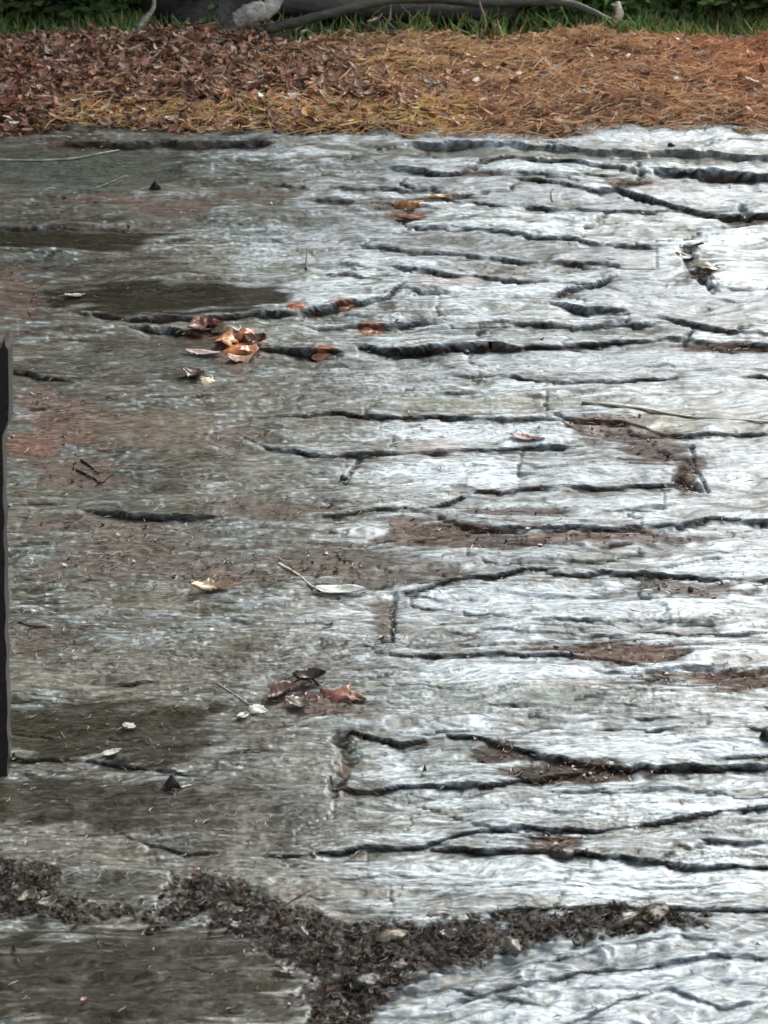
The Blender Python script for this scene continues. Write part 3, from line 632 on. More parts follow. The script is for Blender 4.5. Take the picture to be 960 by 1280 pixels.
# ------------------------------------------------------------------ single leaves, each a thing
def make_leaf(name, L, W, col, curl=(.5, .4), lobes=0, tear=.32, seed=0, stem=.35, col2=None):
    rs = np.random.RandomState(seed+50); nu, nv = 18, 8
    t = np.linspace(0, 1, nu+1); s_ = np.linspace(-1, 1, nv+1)
    base = np.sin(np.pi*np.clip(t*.96+.02, 0, 1))**.7*(1-.25*t)
    if lobes: base = base*(1-.38*(.5+.5*np.cos(2*np.pi*lobes*t+1)))
    ed = np.stack([base*(1+tear*rs.normal(0, .5, nu+1)), base*(1+tear*rs.normal(0, .5, nu+1))], 1)
    vs_ = []; cs = []
    ph = rs.rand(4)*6
    for i in range(nu+1):
        for j in range(nv+1):
            a = s_[j]; wd = ed[i, 0 if a < 0 else 1]*W*.5
            x_ = L*(t[i]-.5)+.06*L*a*a*math.sin(ph[1]); y_ = a*wd + .08*L*math.sin(3*t[i]+ph[0])*.6
            z_ = curl[0]*L*(t[i]-.5)**2*1.3 + curl[1]*W*a*a*.5*base[i] + .03*W*math.sin(11*t[i]+ph[2]+2*a)*abs(a) + .045*W*math.sin(5*t[i]+4*a+ph[3])
            vs_.append((x_, y_, z_+.002)); k_ = 1-.45*(abs(a) < .1)-.22*(math.sin(38*t[i]+6*abs(a)) > .6)-.2*math.sin(9*t[i]+ph[3])*abs(a)+.3*rs.rand()
            cc = np.array(col) if col2 is None else np.array(col)*(1-t[i])+np.array(col2)*t[i]
            cs.append(np.clip(cc*k_, .003, .9))
    top = len(vs_); th = .0005
    V_ = vs_ + [(a, b, c_-th*1.6) for a, b, c_ in vs_]; C_ = cs+cs; F_ = []
    g = lambda i, j: i*(nv+1)+j
    for i in range(nu):
        for j in range(nv):
            F_.append((g(i, j), g(i+1, j), g(i+1, j+1), g(i, j+1))); F_.append(tuple(top+q for q in (g(i, j+1), g(i+1, j+1), g(i+1, j), g(i, j))))
    for i in range(nu):
        for j, fl in ((0, 0), (nv, 1)):
            q = (g(i, j), top+g(i, j), top+g(i+1, j), g(i+1, j)); F_.append(q if not fl else q[::-1])
    me = mesh_np(name, V_, F_, None, np.array(C_, np.float32)); me.materials.append(M_leaf)
    sv = []; sf = []
    if stem:
        ns = 5; x0 = -L*.5*.96; zz0 = curl[0]*L*.25*1.3*.9
        for k in range(ns+1):
            q = k/ns; cx = x0+.1*L-q*L*(stem+.1); cy = .08*L*math.sin(ph[0])*.6+.1*L*q*q*math.sin(ph[2]); czz = zz0*(1-q)+.0022; ra = .0011*(1-.4*q)
            for a in range(4): sv.append((cx, cy+ra*math.cos(a*1.571), czz+ra*math.sin(a*1.571)))
        for k in range(ns):
            for a in range(4): sf.append((k*4+a, k*4+(a+1) % 4, k*4+4+(a+1) % 4, k*4+4+a))
        sm = mesh_np('leaf_stem', sv, sf, None, np.tile(np.array(col, np.float32)*.8, (len(sv), 1))); sm.materials.append(M_leaf)
    else: sm = None
    return me, sm
def align(o, p, nrm, rz, lift=0.001):
    q = Vector(nrm).to_track_quat('Z', 'Y'); o.rotation_mode = 'QUATERNION'
    from mathutils import Quaternion
    o.rotation_quaternion = q @ Quaternion((0, 0, 1), rz); o.location = Vector(p)+Vector(nrm)*lift
def avg_n(u, v): 
    p, n_ = surf(u, v); q = n_*.25+NRM*.75; return p, q/np.linalg.norm(q)
def leaf(u, v, lpx, wpx, rz, col, label, cat='leaf', **k):
    p, nn = avg_n(u, v); s_ = float(plane(u, v)[2]); lift = k.pop('lift', .0015)
    if v > 1100: lpx *= .75; wpx *= .75; col = tuple(q*.6 for q in col)
    me, sm = make_leaf('leaf_blade', lpx*s_, wpx*s_*1.7, col, seed=int(u+v), **k)
    if sm:
        root = bpy.data.objects.new('fallen_leaf', None); COL.objects.link(root)
        link('leaf_blade', me, None, root); link('leaf_stem', sm, None, root)
    else: root = link('fallen_leaf', me, None)
    align(root, p, nn, rz, lift); tag(root, label, cat, 'fallen leaves lying on the rock'); return root
CRM = (.62, .50, .30); WHT = (.66, .66, .60); ORG = (.62, .24, .085); BRN = (.13, .07, .04)
leaf(268, 736, 56, 17, .15, (.55, .42, .23), 'tan curled leaf lying on brown needles in the left middle of the rock', curl=(.5, .7), lobes=3, stem=0, col2=(.34, .25, .16))
leaf(425, 739, 64, 13, 3.1, WHT, 'long shiny white leaf at the end of a pale stalk near the centre', curl=(.15, .3), tear=.08, stem=.0)
leaf(258, 477, 22, 17, 1.2, (.66, .54, .33), 'small cream rounded leaf below the rusty leaf cluster', curl=(-.3, -.3), stem=0)
leaf(244, 470, 24, 22, 1.0, (.10, .075, .05), 'dark olive leaf standing beside the small cream leaf', curl=(.4, .5), stem=.2)
leaf(296, 436, 50, 26, .6, ORG, 'bright rusty orange crumpled leaf on the bump in the crack', curl=(-.5, -.6), lobes=2, lift=.008, stem=0)
leaf(283, 430, 34, 20, 1.1, (.60, .27, .12), 'light orange leaf folded over the left side of the rusty cluster', curl=(.5, -.6), lobes=2, lift=.010, stem=0)
leaf(306, 424, 30, 16, .2, (.40, .15, .06), 'rust coloured leaf bent over the top of the rusty cluster', curl=(-.6, -.5), lobes=3, lift=.012, stem=0)
leaf(312, 444, 26, 14, 2.0, (.66, .34, .20), 'peach orange leaf tip at the right foot of the rusty cluster', curl=(.5, .5), lift=.006, stem=0)
leaf(302, 450, 36, 14, .3, (.60, .36, .24), 'pale peach curled leaf under the rusty orange leaf', curl=(.4, -.5), lobes=2, lift=.006, stem=0)
leaf(320, 430, 26, 18, 1.2, (.12, .05, .025), 'dark brown curled leaf at the right end of the rusty cluster', curl=(.6, .5), lift=.006, stem=0)
leaf(258, 410, 44, 22, .5, (.17, .06, .045), 'dark red leaf tucked into the crack above the rusty cluster', curl=(.3, .4), stem=0, lift=.004)
leaf(284, 416, 46, 20, -.2, (.15, .13, .09), 'grey green flat leaf above the rusty orange leaf', curl=(-.5, -.3), stem=0, lift=.009)
leaf(253, 442, 46, 9, -.25, (.66, .50, .44), 'narrow pinkish white leaf pointing left from the rusty cluster', curl=(.2, .3), stem=.3)
leaf(369, 383, 24, 11, .1, (.34, .12, .05), 'small orange leaf in the long crack, left one of two', curl=(-.3, -.3), stem=0)
leaf(430, 381, 32, 10, -.1, (.38, .16, .08), 'small orange leaf in the long crack, right one of two', curl=(-.3, -.2), stem=0)
leaf(463, 410, 38, 14, 0, (.30, .11, .05), 'flat orange brown leaf in the middle crack above the black gap', curl=(-.3, -.3), stem=0)
leaf(404, 439, 30, 12, .1, (.33, .12, .05), 'orange oval leaf plugging the black gap right of the cluster', curl=(-.3, -.3), stem=0)
leaf(515, 254, 50, 15, .2, (.36, .17, .05), 'yellow brown curled leaf in the upper middle of the rock', curl=(-.5, -.6), stem=.15, lift=.006)
leaf(545, 250, 34, 10, .1, (.28, .16, .06), 'thin brown leaf touching the yellow brown leaf', curl=(-.2, .4), stem=0, lift=.004)
leaf(512, 272, 40, 9, -.1, (.25, .09, .04), 'rusty leaf scrap just below the yellow brown leaf', curl=(.2, .4), stem=0)
leaf(322, 888, 28, 13, -.3, WHT, 'small white leaf with a long thin stalk, left of the red brown patch', curl=(-.3, -.4), stem=0)
leaf(303, 897, 16, 8, .4, (.5, .48, .42), 'tiny pale leaf scrap beside the stalked white leaf', curl=(.2, .3), stem=0)
leaf(162, 911, 18, 7, -.4, WHT, 'tiny white scrap on the dark wet patch at left', curl=(.2, .4), stem=0)
leaf(140, 943, 26, 7, .5, (.6, .58, .5), 'small slanting white leaf with a stem above the left crack', curl=(.2, .3), stem=1.1)
leaf(386, 853, 40, 16, .1, (.055, .035, .028), 'dark brown curled leaf topping the red brown patch', curl=(.7, .8), stem=.3, lift=.004)
leaf(425, 868, 60, 26, -.4, (.20, .085, .05), 'broad reddish leaf flat on the red brown patch', curl=(-.2, -.2), lobes=3, stem=0, lift=.003)
leaf(350, 866, 44, 16, .7, (.16, .085, .06), 'brown folded leaf at the left of the red brown patch', curl=(.3, .7), stem=.2)
leaf(372, 883, 34, 14, 2.6, (.27, .23, .19), 'pale grey curled leaf at the foot of the red brown patch', curl=(.5, .6), stem=.2)
leaf(357, 1218, 40, 9, -.3, (.55, .53, .47), 'thin pale leaf edge along the bottom left slab rim', curl=(.2, .4), stem=0)
leaf(203, 1155, 26, 9, .1, (.30, .28, .24), 'grey curled leaf on the near edge of the crevice at left', curl=(.5, .7), stem=0)
leaf(300, 1157, 34, 9, 0, (.55, .54, .5), 'small white leaf in the crevice below the oval slab', curl=(.2, .3), stem=0)
leaf(545, 1150, 40, 11, .2, (.34, .31, .26), 'light grey leaf at the upper edge of the middle crevice', curl=(-.3, -.4), stem=0, lift=.012)
leaf(490, 1178, 60, 22, .1, (.24, .19, .13), 'broad tan brown leaf in the middle crevice', curl=(-.3, -.3), lobes=2, stem=0, lift=.012)
leaf(565, 1182, 40, 14, .5, (.22, .20, .16), 'grey brown folded leaf right of the tan one in the crevice', curl=(.5, .7), stem=.2, lift=.012)
leaf(640, 1188, 50, 20, -.4, (.17, .16, .12), 'greyish curved leaf where the crevice meets the pale slab', curl=(-.4, -.4), stem=0, lift=.012)
leaf(375, 1170, 40, 14, -.2, (.14, .13, .10), 'grey green leaf at the left of the middle crevice', curl=(-.3, -.3), stem=0, lift=.012)
leaf(497, 1218, 30, 12, .1, (.25, .24, .2), 'small grey leaf above the dark moss clump', curl=(-.3, -.4), stem=0, lift=.012)
leaf(780, 1155, 60, 14, .6, (.10, .08, .06), 'dark pointed leaf at the right end of the crevice', curl=(-.3, -.3), stem=0, lift=.010)
leaf(35, 1130, 40, 16, 1.4, (.20, .16, .11), 'brown upright leaf at the left end of the crevice', curl=(.5, .5), stem=0, lift=.012)
leaf(60, 1140, 34, 16, .5, (.26, .23, .19), 'pale folded leaf just left of the oval slab', curl=(.5, .6), stem=0, lift=.012)
leaf(860, 306, 46, 7, .05, (.07, .05, .035), 'dark curled leaf lying along the top of the brown hollow', curl=(.35, .2), stem=0, lift=.004)
leaf(855, 318, 44, 12, -.2, (.16, .13, .085), 'olive brown leaf inside the hollow at upper right', curl=(-.3, .3), stem=0)
leaf(883, 336, 44, 10, -.1, (.40, .36, .28), 'pale tan leaf at the lower end of the brown hollow', curl=(-.3, .3), stem=0)
leaf(205, 156, 46, 7, -.05, (.62, .52, .34), 'pale yellow leaf at the top edge of the rock, left', curl=(-.2, -.2), stem=0, lift=.01)
leaf(660, 548, 44, 9, -.2, (.40, .28, .25), 'pinkish bark scrap beside the red brown needle patch', curl=(.2, .3), stem=0)
leaf(95, 372, 26, 6, .1, (.50, .48, .40), 'small pale leaf on the dark wet patch at upper left', curl=(.3, .3), stem=.4)
# ------------------------------------------------------------------ tubes: sticks, branches, stalks
def tube(name, pts, rad, mat, col, sides=7, seed=0, rough=.12, sub=6):
    rs = np.random.RandomState(seed); P_ = np.array(pts, float); k = len(P_)
    t = np.linspace(0, k-1, (k-1)*sub+1); ii = np.clip(t.astype(int), 0, k-2); f = t-ii
    Pm = np.vstack([2*P_[0]-P_[1], P_, 2*P_[-1]-P_[-2]])
    p0, p1, p2, p3 = (Pm[ii+q] for q in range(4)); f_ = f[:, None]
    C_ = .5*((2*p1)+(-p0+p2)*f_+(2*p0-5*p1+4*p2-p3)*f_**2+(-p0+3*p1-3*p2+p3)*f_**3)
    rd = np.interp(t, np.arange(k), rad)
    T_ = unit(np.gradient(C_, axis=0)); up = np.array([0, 0, 1.]) if abs(T_[:, 2].mean()) < .8 else np.array([0, 1., 0])
    a = unit(np.cross(T_, up)); b = np.cross(T_, a); Vv = []; Cv = []
    for i in range(len(C_)):
        for s_ in range(sides):
            an = 2*math.pi*s_/sides; q = rd[i]*(1+rough*rs.normal()); Vv.append(C_[i]+(a[i]*math.cos(an)+b[i]*math.sin(an))*q)
            Cv.append(np.array(col)*(1+.3*rs.uniform(-1, 1)))
    F_ = [(i*sides+s_, i*sides+(s_+1) % sides, (i+1)*sides+(s_+1) % sides, (i+1)*sides+s_) for i in range(len(C_)-1) for s_ in range(sides)]
    n0 = len(Vv); Vv.append(C_[0]-T_[0]*rd[0]*.4); Vv.append(C_[-1]+T_[-1]*rd[-1]*.4); Cv += [np.array(col)]*2; m = (len(C_)-1)*sides
    tr = [(n0, (s_+1) % sides, s_) for s_ in range(sides)]+[(n0+1, m+s_, m+(s_+1) % sides) for s_ in range(sides)]
    me = mesh_np(name, Vv, F_, tr, np.array(Cv, np.float32)); me.materials.append(mat); return me
def rock_tube(name, uvs, rpx, col, label, cat='twig', lift=.8, mat=None, hs_=None):
    pts = []; 
    for i, (a, b) in enumerate(uvs):
        p, nn = avg_n(a, b); s_ = float(plane(a, b)[2]); pts.append(p+NRM*(rpx*s_*lift+(hs_[i] if hs_ else 0)))
    s_ = float(plane(*uvs[0])[2]); me = tube(name, pts, np.linspace(rpx, rpx*.6, len(uvs))*s_, mat or M_bark, col, 6, int(abs(uvs[0][0])))
    return tag(link(name, me, None), label, cat, 'twigs and stalks on the rock')
rock_tube('leaf_stalk', [(348, 704), (372, 718), (388, 731), (400, 738)], 1.9, (.55, .53, .46), 'pale curved stalk leading to the long white leaf', 'stalk')
rock_tube('leaf_stalk', [(271, 854), (290, 867), (312, 882)], 1.0, (.42, .40, .34), 'thin straight stalk above the small stalked white leaf', 'stalk')
rock_tube('twig', [(-10, 200), (50, 200), (95, 198), (120, 191), (147, 184)], 1.6, (.40, .40, .33), 'long pale twig across the grey green plate at top left')
rock_tube('twig', [(60, 232), (110, 236), (158, 218)], .8, (.30, .30, .24), 'faint thin twig below the long pale twig')
rock_tube('twig', [(101, 576), (112, 583), (124, 592)], 1.6, (.035, .028, .022), 'short black twig in the pink brown needles at left')
rock_tube('twig', [(95, 588), (115, 597), (125, 602), (138, 593)], 1.6, (.05, .03, .022), 'short hooked dark twig just below the short black one')
rock_tube('twig', [(22, 778), (40, 783), (62, 784)], 1.5, (.07, .035, .025), 'small dark twig by the black post')
rock_tube('twig', [(727, 505), (760, 508), (800, 513), (860, 521), (965, 529)], 1.7, (.52, .50, .38), 'long pale yellow stem lying across the slab at right')
rock_tube('twig', [(430, 1222), (440, 1219), (455, 1226)], 1.6, (.36, .34, .28), 'pale bent twig on top of the dark moss clump')
rock_tube('twig', [(225, 985), (238, 982)], 1.6, (.6, .6, .55), 'white chip poking out beside the black triangular stone')
rock_tube('twig', [(355, 865), (368, 850), (386, 846), (400, 858)], 1.6, (.04, .025, .02), 'dark arching twig over the red brown patch')
rock_tube('twig', [(388, 1112), (300, 1160), (260, 1172)][::-1], 1.4, (.12, .09, .065), 'brown twig slanting across the crevice below the oval slab')
rock_tube('twig', [(690, 250), (688, 240), (692, 233)], .9, (.08, .06, .04), 'tiny dark twig stub on the slab at upper right')
rock_tube('sprout', [(383, 338), (383, 330), (384, 320)], 1.5, (.12, .10, .06), 'tiny brown sprout in the rock at upper middle', 'sprout', hs_=[0, .01, .02])
rock_tube('sprout', [(256, 158), (255, 150), (256, 140)], 1.5, (.30, .27, .2), 'thin upright stem at the top edge of the rock', 'sprout', hs_=[0, .02, .03])
# ------------------------------------------------------------------ small stones
def stone(u, v, rpx, scl, col, label, seed, shape=None, lift=0):
    p, nn = avg_n(u, v); s_ = float(plane(u, v)[2])
    if shape == 'tri':                                     # a pointed chip standing on edge
        V_, F_ = rockblob(rpx*s_, 2, seed, scl, .12); t = (V_[:, 2]-V_[:, 2].min())/(np.ptp(V_[:, 2])); V_[:, 0] *= 1.25*(1-.92*t); V_[:, 1] *= (1-.6*t)
    else: V_, F_ = rockblob(rpx*s_, 3, seed, scl, .16)
    c_ = np.array(col)*(1+.3*np.random.RandomState(seed).uniform(-1, 1, (len(V_), 1)))
    me = mesh_np('small_stone', V_, None, F_, c_.astype(np.float32), shape != 'tri')
    o = link('small_stone', me, M_stone); o.location = Vector(p+NRM*(rpx*s_*scl[2]*.45+lift)); o.rotation_euler = (0, 0, seed*.7)
    return tag(o, label, 'stone', 'loose stones on the rock')
stone(214, 983, 12, (1, .7, 1.15), (.010, .009, .008), 'black triangular chip standing on the dark left part of the rock', 0, 'tri')
stone(194, 237, 8, (1, .6, 1.1), (.012, .010, .009), 'small black triangular chip at the upper left of the rock', 0, 'tri')
stone(583, 438, 4, (1, 1, .8), (.03, .02, .02), 'tiny dark pebble above the black gap', 3)
stone(838, 182, 4, (1.3, 1, .7), (.03, .03, .03), 'dark pebble on the bright top slab', 4)
stone(429, 598, 5, (1, .9, .8), (.045, .05, .055), 'small dark pebble at the end of the short slanting crack', 5)
stone(578, 622, 4, (1, 1, .9), (.05, .045, .03), 'tiny olive pebble on the brown ledge at centre', 6)
stone(862, 738, 4.5, (1, .8, .9), (.04, .03, .03), 'tiny dark pebble on the right brown ledge', 7)
stone(240, 1122, 5, (1.2, 1, .9), (.03, .025, .02), 'dark pebble right of the oval slab', 8)
stone(455, 1228, 17, (1.4, 1, .5), (.018, .016, .012), 'dark mossy stone lump at the lower centre of the crevice', 9)
stone(425, 1268, 14, (1.3, 1, .4), (.05, .04, .02), 'brown mossy stone lump at the bottom centre', 10)
stone(188, 1163, 6, (1.4, 1, .5), (.012, .012, .010), 'flat black pebble on the near edge of the crevice', 11)
stone(285, 1150, 9, (1.4, 1, .4), (.09, .09, .08), 'grey flat stone in the crevice below the oval slab', 12)
stone(960, 922, 11, (1, 1, .8), (.018, .015, .013), 'dark stone at the right edge beside the bright slab', 13)
stone(704, 1066, 14, (1.2, 1, .5), (.03, .02, .013), 'dark brown clod in the crack at lower right', 14)
stone(820, 1140, 16, (1.5, 1, .35), (.045, .028, .016), 'brown clod at the right end of the crevice', 15)
# ------------------------------------------------------------------ black post at the left edge
def post():
    root = bpy.data.objects.new('black_post', None); COL.objects.link(root)
    p, _ = surf(0, 962); lam_y = p[1]
    s_ = float(plane(0, 962)[2])
    def at(u, v):      # a point at the post's own distance
        a = (640-v)/640*HALF; b = (u-480)/640*HALF
        dy = math.cos(PITCH)+a*math.sin(PITCH); dz = -math.sin(PITCH)+a*math.cos(PITCH); lam = lam_y/dy
        return lam*b, CAMZ+lam*dz
    def prism(name, prof, depth, y0):
        n_ = len(prof); V_ = [(x_, y0, z_) for x_, z_ in prof]+[(x_, y0+depth, z_) for x_, z_ in prof]
        F_ = [tuple(range(n_))[::-1], tuple(range(n_, 2*n_))]+[(i, (i+1) % n_, n_+(i+1) % n_, n_+i) for i in range(n_)]
        me = bpy.data.meshes.new(name); me.from_pydata(V_, [], F_); me.update()
        a = me.color_attributes.new('Col', 'FLOAT_COLOR', 'POINT'); a.data.foreach_set('color', np.tile(np.array([.016, .014, .013, 1.], np.float32), 2*n_))
        import bmesh
        bm = bmesh.new(); bm.from_mesh(me); bmesh.ops.recalc_face_normals(bm, faces=bm.faces); bmesh.ops.bevel(bm, geom=list(bm.edges), offset=.0012, segments=2, affect='EDGES'); bm.to_mesh(me); bm.free()
        return me
    rt = [(12, 972), (11.5, 900), (9, 780), (7.5, 680), (6, 590), (5.5, 500), (5, 440)]
    rt = [(float(np.interp(v, [q[1] for q in rt][::-1], [q[0] for q in rt][::-1]))+.8*math.sin(v*.11)+.5*math.sin(v*.37), v) for v in range(972, 436, -12)]
    lt = [(u-34, v) for u, v in rt][::-1]
    link('post_shaft', prism('post_shaft', [at(*q) for q in rt+lt], .030, lam_y-.015), M_metal, root)
    head = [(13, 522), (14, 500), (13, 432), (9, 428), (8, 416), (5, 432), (-18, 430), (-40, 432), (-40, 530), (6, 540)]
    link('post_head', prism('post_head', [at(*q) for q in head], .037, lam_y-.0185), M_metal, root)
    tag(root, 'black metal post with a wider head standing on the rock at the left edge', 'post')
post()
# ------------------------------------------------------------------ behind the bank
def bz(x_, y_): return float(bank_z(np.array(x_), np.array(y_)))
def bank_xy(u, y_):            # x of a photo column at distance y
    return (u-480)/640*HALF*y_/math.cos(PITCH-.21)*1.0
def big_blob(name, x_, y_, dims, col, mat, label, cat, seed, z0=0, rot=0):
    V_, F_ = rockblob(1, 4, seed, (1, 1, 1), .10); V_ = V_*np.array(dims)
    V_[:, 2] += .02*np.sin(V_[:, 0]*31+seed)*np.cos(V_[:, 1]*27)
    rs = np.random.RandomState(seed); c_ = np.array(col)*(1+.45*rs.uniform(-1, 1, (len(V_), 1)))
    o = link(name, mesh_np(name, V_, None, F_, c_.astype(np.float32)), mat); o.location = (x_, y_, bz(x_, y_)+z0); o.rotation_euler = (0, 0, rot)
    return tag(o, label, cat)
big_blob('dark_boulder', bank_xy(262, 6.22), 6.27, (.17, .16, .22), (.055, .046, .048), M_bark, 'dark purplish boulder behind the leaf bank, left of centre', 'boulder', 3, .05)
big_blob('small_boulder', bank_xy(296, 6.05), 6.05, (.075, .06, .065), (.13, .105, .085), M_stone, 'grey brown stone in front of the dark boulder', 'boulder', 5, .0)
big_blob('pale_boulder', bank_xy(945, 6.02), 6.05, (.09, .06, .035), (.30, .25, .19), M_stone, 'pale tan stone at the right end of the bank', 'boulder', 6, .0)
big_blob('mossy_boulder', bank_xy(470, 6.37), 6.39, (.55, .2, .16), (.030, .034, .026), M_bark, 'low dark mossy boulder behind the curved branch', 'boulder', 8, .0)
def branch(name, pts, rad, col, label, mat=M_bark, cat='branch', root=None, nm2=None):
    me = tube(name, pts, rad, mat, col, 9, len(pts), .10, 8); return tag(link(name, me, None), label, cat, 'branches lying behind the bank')
def bp(u, y_, z): return (bank_xy(u, y_), y_, bz(bank_xy(u, y_), y_)+z)
branch('fallen_branch', [bp(335, 6.01, .035), bp(400, 6.03, .07), bp(500, 6.07, .105), bp(600, 6.09, .105), bp(700, 6.07, .075), bp(762, 6.04, .035)], [.013, .013, .013, .012, .011, .009], (.09, .10, .075), 'long arched grey green branch behind the leaf bank')
branch('broken_branch', [bp(300, 5.97, .05), bp(318, 5.97, .075), bp(340, 5.99, .10), bp(365, 6.02, .16)], [.022, .028, .022, .012], (.52, .50, .44), 'white peeled branch stub over the grey brown stone')
branch('broken_branch', [bp(758, 6.03, .03), bp(766, 6.02, .05), bp(764, 6.03, .085)], [.010, .013, .006], (.55, .50, .40), 'short white split stick at the end of the arched branch')
branch('thin_stick', [bp(170, 5.97, .0), bp(230, 5.97, .012), bp(275, 5.97, .045)], [.004, .004, .003], (.30, .24, .17), 'thin brown stick along the foot of the dark boulder')
branch('dark_log', [bp(345, 6.19, .06), bp(500, 6.22, .07), bp(640, 6.22, .05)], [.03, .035, .025], (.035, .03, .025), 'dark rotting log under the arched branch', cat='log')
branch('root_stub', [bp(176, 5.97, .01), bp(186, 5.99, .05), bp(200, 6.02, .09), bp(196, 6.04, .14)], [.008, .009, .006, .004], (.34, .33, .26), 'pale twisted root stub beside the dark boulder', cat='root')
branch('thin_stick', [bp(590, 6.01, .0), bp(604, 5.99, .05), bp(596, 6.01, .11)], [.004, .004, .002], (.28, .24, .15), 'upright thin stalk in the grass behind the bank')
# lighter leaves and twigs one can pick out in the bank
bl = [(205,116,.55),(430,133,.6),(412,78,.6),(384,88,.5),(357,103,.5),(270,66,.62),(265,80,.55),(447,95,.45),(620,43,.62),(470,40,.6),(505,38,.4),(690,75,.35),(940,118,.4),(953,100,.45),(648,105,.35),
      (540,118,.5),(515,147,.45),(500,141,.4),(85,106,.45),(130,80,.5),(150,62,.4),(60,80,.4),(20,95,.4),(300,40,.45),(330,45,.5),(240,95,.35),(175,130,.4),(320,118,.4),(850,60,.35),(800,95,.3),
      (590,85,.28),(480,105,.4),(385,52,.5),(100,140,.35),(35,130,.4),(225,50,.35),(730,130,.3),(560,60,.35),(640,62,.32),(880,80,.3)]
protos = [make_leaf('litter_leaf', .05, .03, (.45, .36, .26), (.5, .5), 2, .2, 901, 0)[0], make_leaf('litter_leaf', .05, .022, (.30, .17, .11), (.8, -.6), 0, .2, 902, 0)[0], make_leaf('litter_leaf', .05, .018, (.55, .46, .38), (-.5, .7), 3, .2, 903, 0)[0]]
def bank_hit(u, v):
    a = (640-v)/640*HALF; b = (u-480)/640*HALF; dy = math.cos(PITCH)+a*math.sin(PITCH); dz = -math.sin(PITCH)+a*math.cos(PITCH)
    for lam in np.arange(4.9, 7.5, .01):
        if CAMZ+lam*dz < bz(lam*b, lam*dy): break
    return lam*b, lam*dy, bz(lam*b, lam*dy)
src = link('fallen_leaf', protos[0], None)
for i, (a, b, l) in enumerate(bl):
    o = src if i == 0 else src.copy()
    if i: COL.objects.link(o)
    o.data = protos[i % 3]; hx, hy, hz = bank_hit(a, b); o.location = (hx, hy, hz+.022)
    o.rotation_euler = (random.Random(i).uniform(-.5, .3), random.Random(i+9).uniform(-.5, .5), random.Random(i+5).uniform(0, 6)); q = .6+l*.8; o.scale = (q, q, q)
    tag(o, 'pale curled leaf lying loose in the brown leaf bank behind the rock', 'leaf', 'pale leaves on the leaf bank')
# shrubs: stems and many small leaves
def shrub(x_, y_, rx, rz_, nleaf, pal, wts, label, seed, z0=.02, lsz=(.018, .04)):
    root = bpy.data.objects.new('shrub', None); COL.objects.link(root); root.location = (x_, y_, bz(x_, y_))
    rs = np.random.RandomState(seed); cen = rs.normal(0, .42, (26, 3))*np.array([rx, rx*.6, rz_*.5])+np.array([0, 0, rz_*.55]); cen[:, 2] = np.abs(cen[:, 2])+z0
    k = rs.randint(0, 26, nleaf); P_ = cen[k]+rs.normal(0, 1, (nleaf, 3))*np.array([.16*rx, .14*rx, .16*rz_]); P_[:, 2] = np.maximum(P_[:, 2], .005)
    shade = (.6+.8*rs.rand(26))[k][:, None]
    c_ = pick(pal, wts, nleaf, rs)*shade; nr_ = unit(rs.normal(0, .7, (nleaf, 3))+np.array([0, -.3, .7])); L_ = rs.uniform(*lsz, nleaf)*1.2
    v_, f_, cc = cupped(P_, rs.rand(nleaf)*6.28, L_, L_*rs.uniform(.3, .6, nleaf), nr_, c_.astype(np.float32), rs.uniform(-.3, .6, (nleaf, 2)), 2, .3, seed)
    link('foliage', mesh_np('foliage', v_, f_, None, cc), M_green, root)
    for q in range(5):
        e = cen[q]*np.array([1, 1, 1.1]); me = tube('stem', [(e[0]*.15, e[1]*.15, -.02), tuple(e*.5+np.array([.02, 0, .02])), tuple(e)], [.007, .005, .003], M_bark, (.09, .075, .055), 6, q, .1, 4)
        link('stem', me, None, root)
    return tag(root, label, 'shrub', 'shrubs behind the leaf bank')
GP = [(.20, .32, .11), (.28, .40, .15), (.38, .48, .22), (.08, .14, .05), (.54, .58, .36)]
shrub(bank_xy(30, 6.19), 6.24, .32, 0.28, 6760, GP, [4, 4, 2.5, 2, .8], 'bright green leafy shrub at the top left corner', 21)
shrub(bank_xy(130, 6.19), 6.31, .26, 0.25, 5460, GP, [4, 4, 2, 3, .8], 'green shrub just left of the dark boulder', 22)
shrub(bank_xy(-120, 6.19), 6.29, .4, 0.35, 3900, GP, [4, 3, 1, 3, .3], 'shrub cut by the left edge behind the leaf bank', 27)
shrub(bank_xy(655, 6.19), 6.44, .40, 0.23, 5460, GP, [4, 2, 1, 5, .2], 'dark shrub behind the arched branch', 23)
shrub(bank_xy(830, 6.19), 6.29, .28, 0.23, 5460, GP, [4, 3, 1.6, 4, .5], 'green shrub behind the bank right of the arched branch', 24)
shrub(bank_xy(940, 6.19), 6.31, .26, 0.21, 5460, GP, [4, 3, 1, 5, .3], 'dark green shrub at the top right corner', 25)
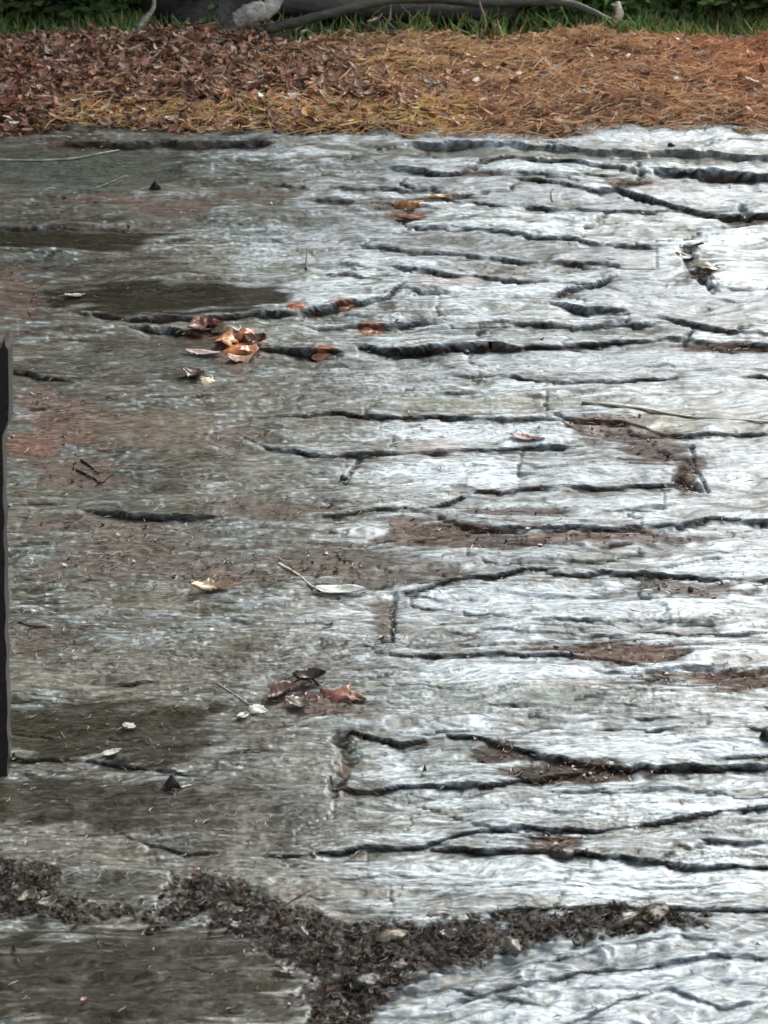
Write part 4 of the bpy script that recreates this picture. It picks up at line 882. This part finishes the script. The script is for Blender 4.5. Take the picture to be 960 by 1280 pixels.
shrub(bank_xy(450, 6.19), 6.64, .45, 0.25, 4680, GP, [3, 1, .3, 6, .1], 'very dark shrub behind the low mossy boulder', 26)
shrub(bank_xy(1060, 6.19), 6.39, .4, 0.30, 3380, GP, [4, 3, 1, 4, .3], 'shrub cut by the right edge behind the leaf bank', 28)
# the wood behind and to the left, above the frame: it is what the wet rock mirrors there
def wood():
    rs = np.random.RandomState(5); parts = []
    trees = []
    for i in range(34):
        x_ = -.9-rs.rand()*9; y_ = 8+rs.rand()*8; trees.append((x_, y_, rs.uniform(10, 15)))
    for i in range(8): trees.append((-4-rs.rand()*5, 1+rs.rand()*8, rs.uniform(8, 12)))
    for i in range(14): trees.append((2+rs.rand()*22, 22+rs.rand()*12, rs.uniform(6, 9)))
    for x_, y_, hh in trees:
        n_ = 2600; z_ = hh*(1-rs.rand(n_)**.8*.93); rad_ = (hh-z_)*.27+.15; a = rs.rand(n_)*6.28; q = rad_*np.sqrt(rs.rand(n_))
        P_ = np.stack([x_+q*np.cos(a), y_+q*np.sin(a), z_+1.0], 1)
        nr_ = unit(rs.normal(0, .6, (n_, 3))+np.array([0, 0, .8])); L_ = rs.uniform(.25, .6, n_)
        c_ = pick([(.03, .05, .02), (.05, .08, .03), (.02, .03, .012)], [3, 2, 3], n_, rs)
        parts.append(cupped(P_, a, L_, L_*.5, nr_, c_.astype(np.float32), rs.uniform(-.3, .6, (n_, 2)), 2, .4, 3))
        tp = np.array([[x_, y_, .8], [x_, y_, hh*.5], [x_, y_, hh]]); ring = []
        for k_, q_ in enumerate((.16, .1, .02)):
            for s_ in range(6): ring.append(tp[k_]+np.array([q_*math.cos(s_*1.047), q_*math.sin(s_*1.047), 0]))
        fc = [(k_*6+s_, k_*6+(s_+1) % 6, k_*6+6+(s_+1) % 6, k_*6+6+s_) for k_ in range(2) for s_ in range(6)]
        parts.append((np.array(ring), np.array(fc), np.tile(np.array((.05, .04, .03), np.float32), (18, 1))))
    v_, f_, c_ = merge(parts)
    tag(link('forest', mesh_np('forest', v_, f_, None, c_), M_green), 'dark conifer wood standing behind and left of the outcrop', None, None, 'stuff')
wood()
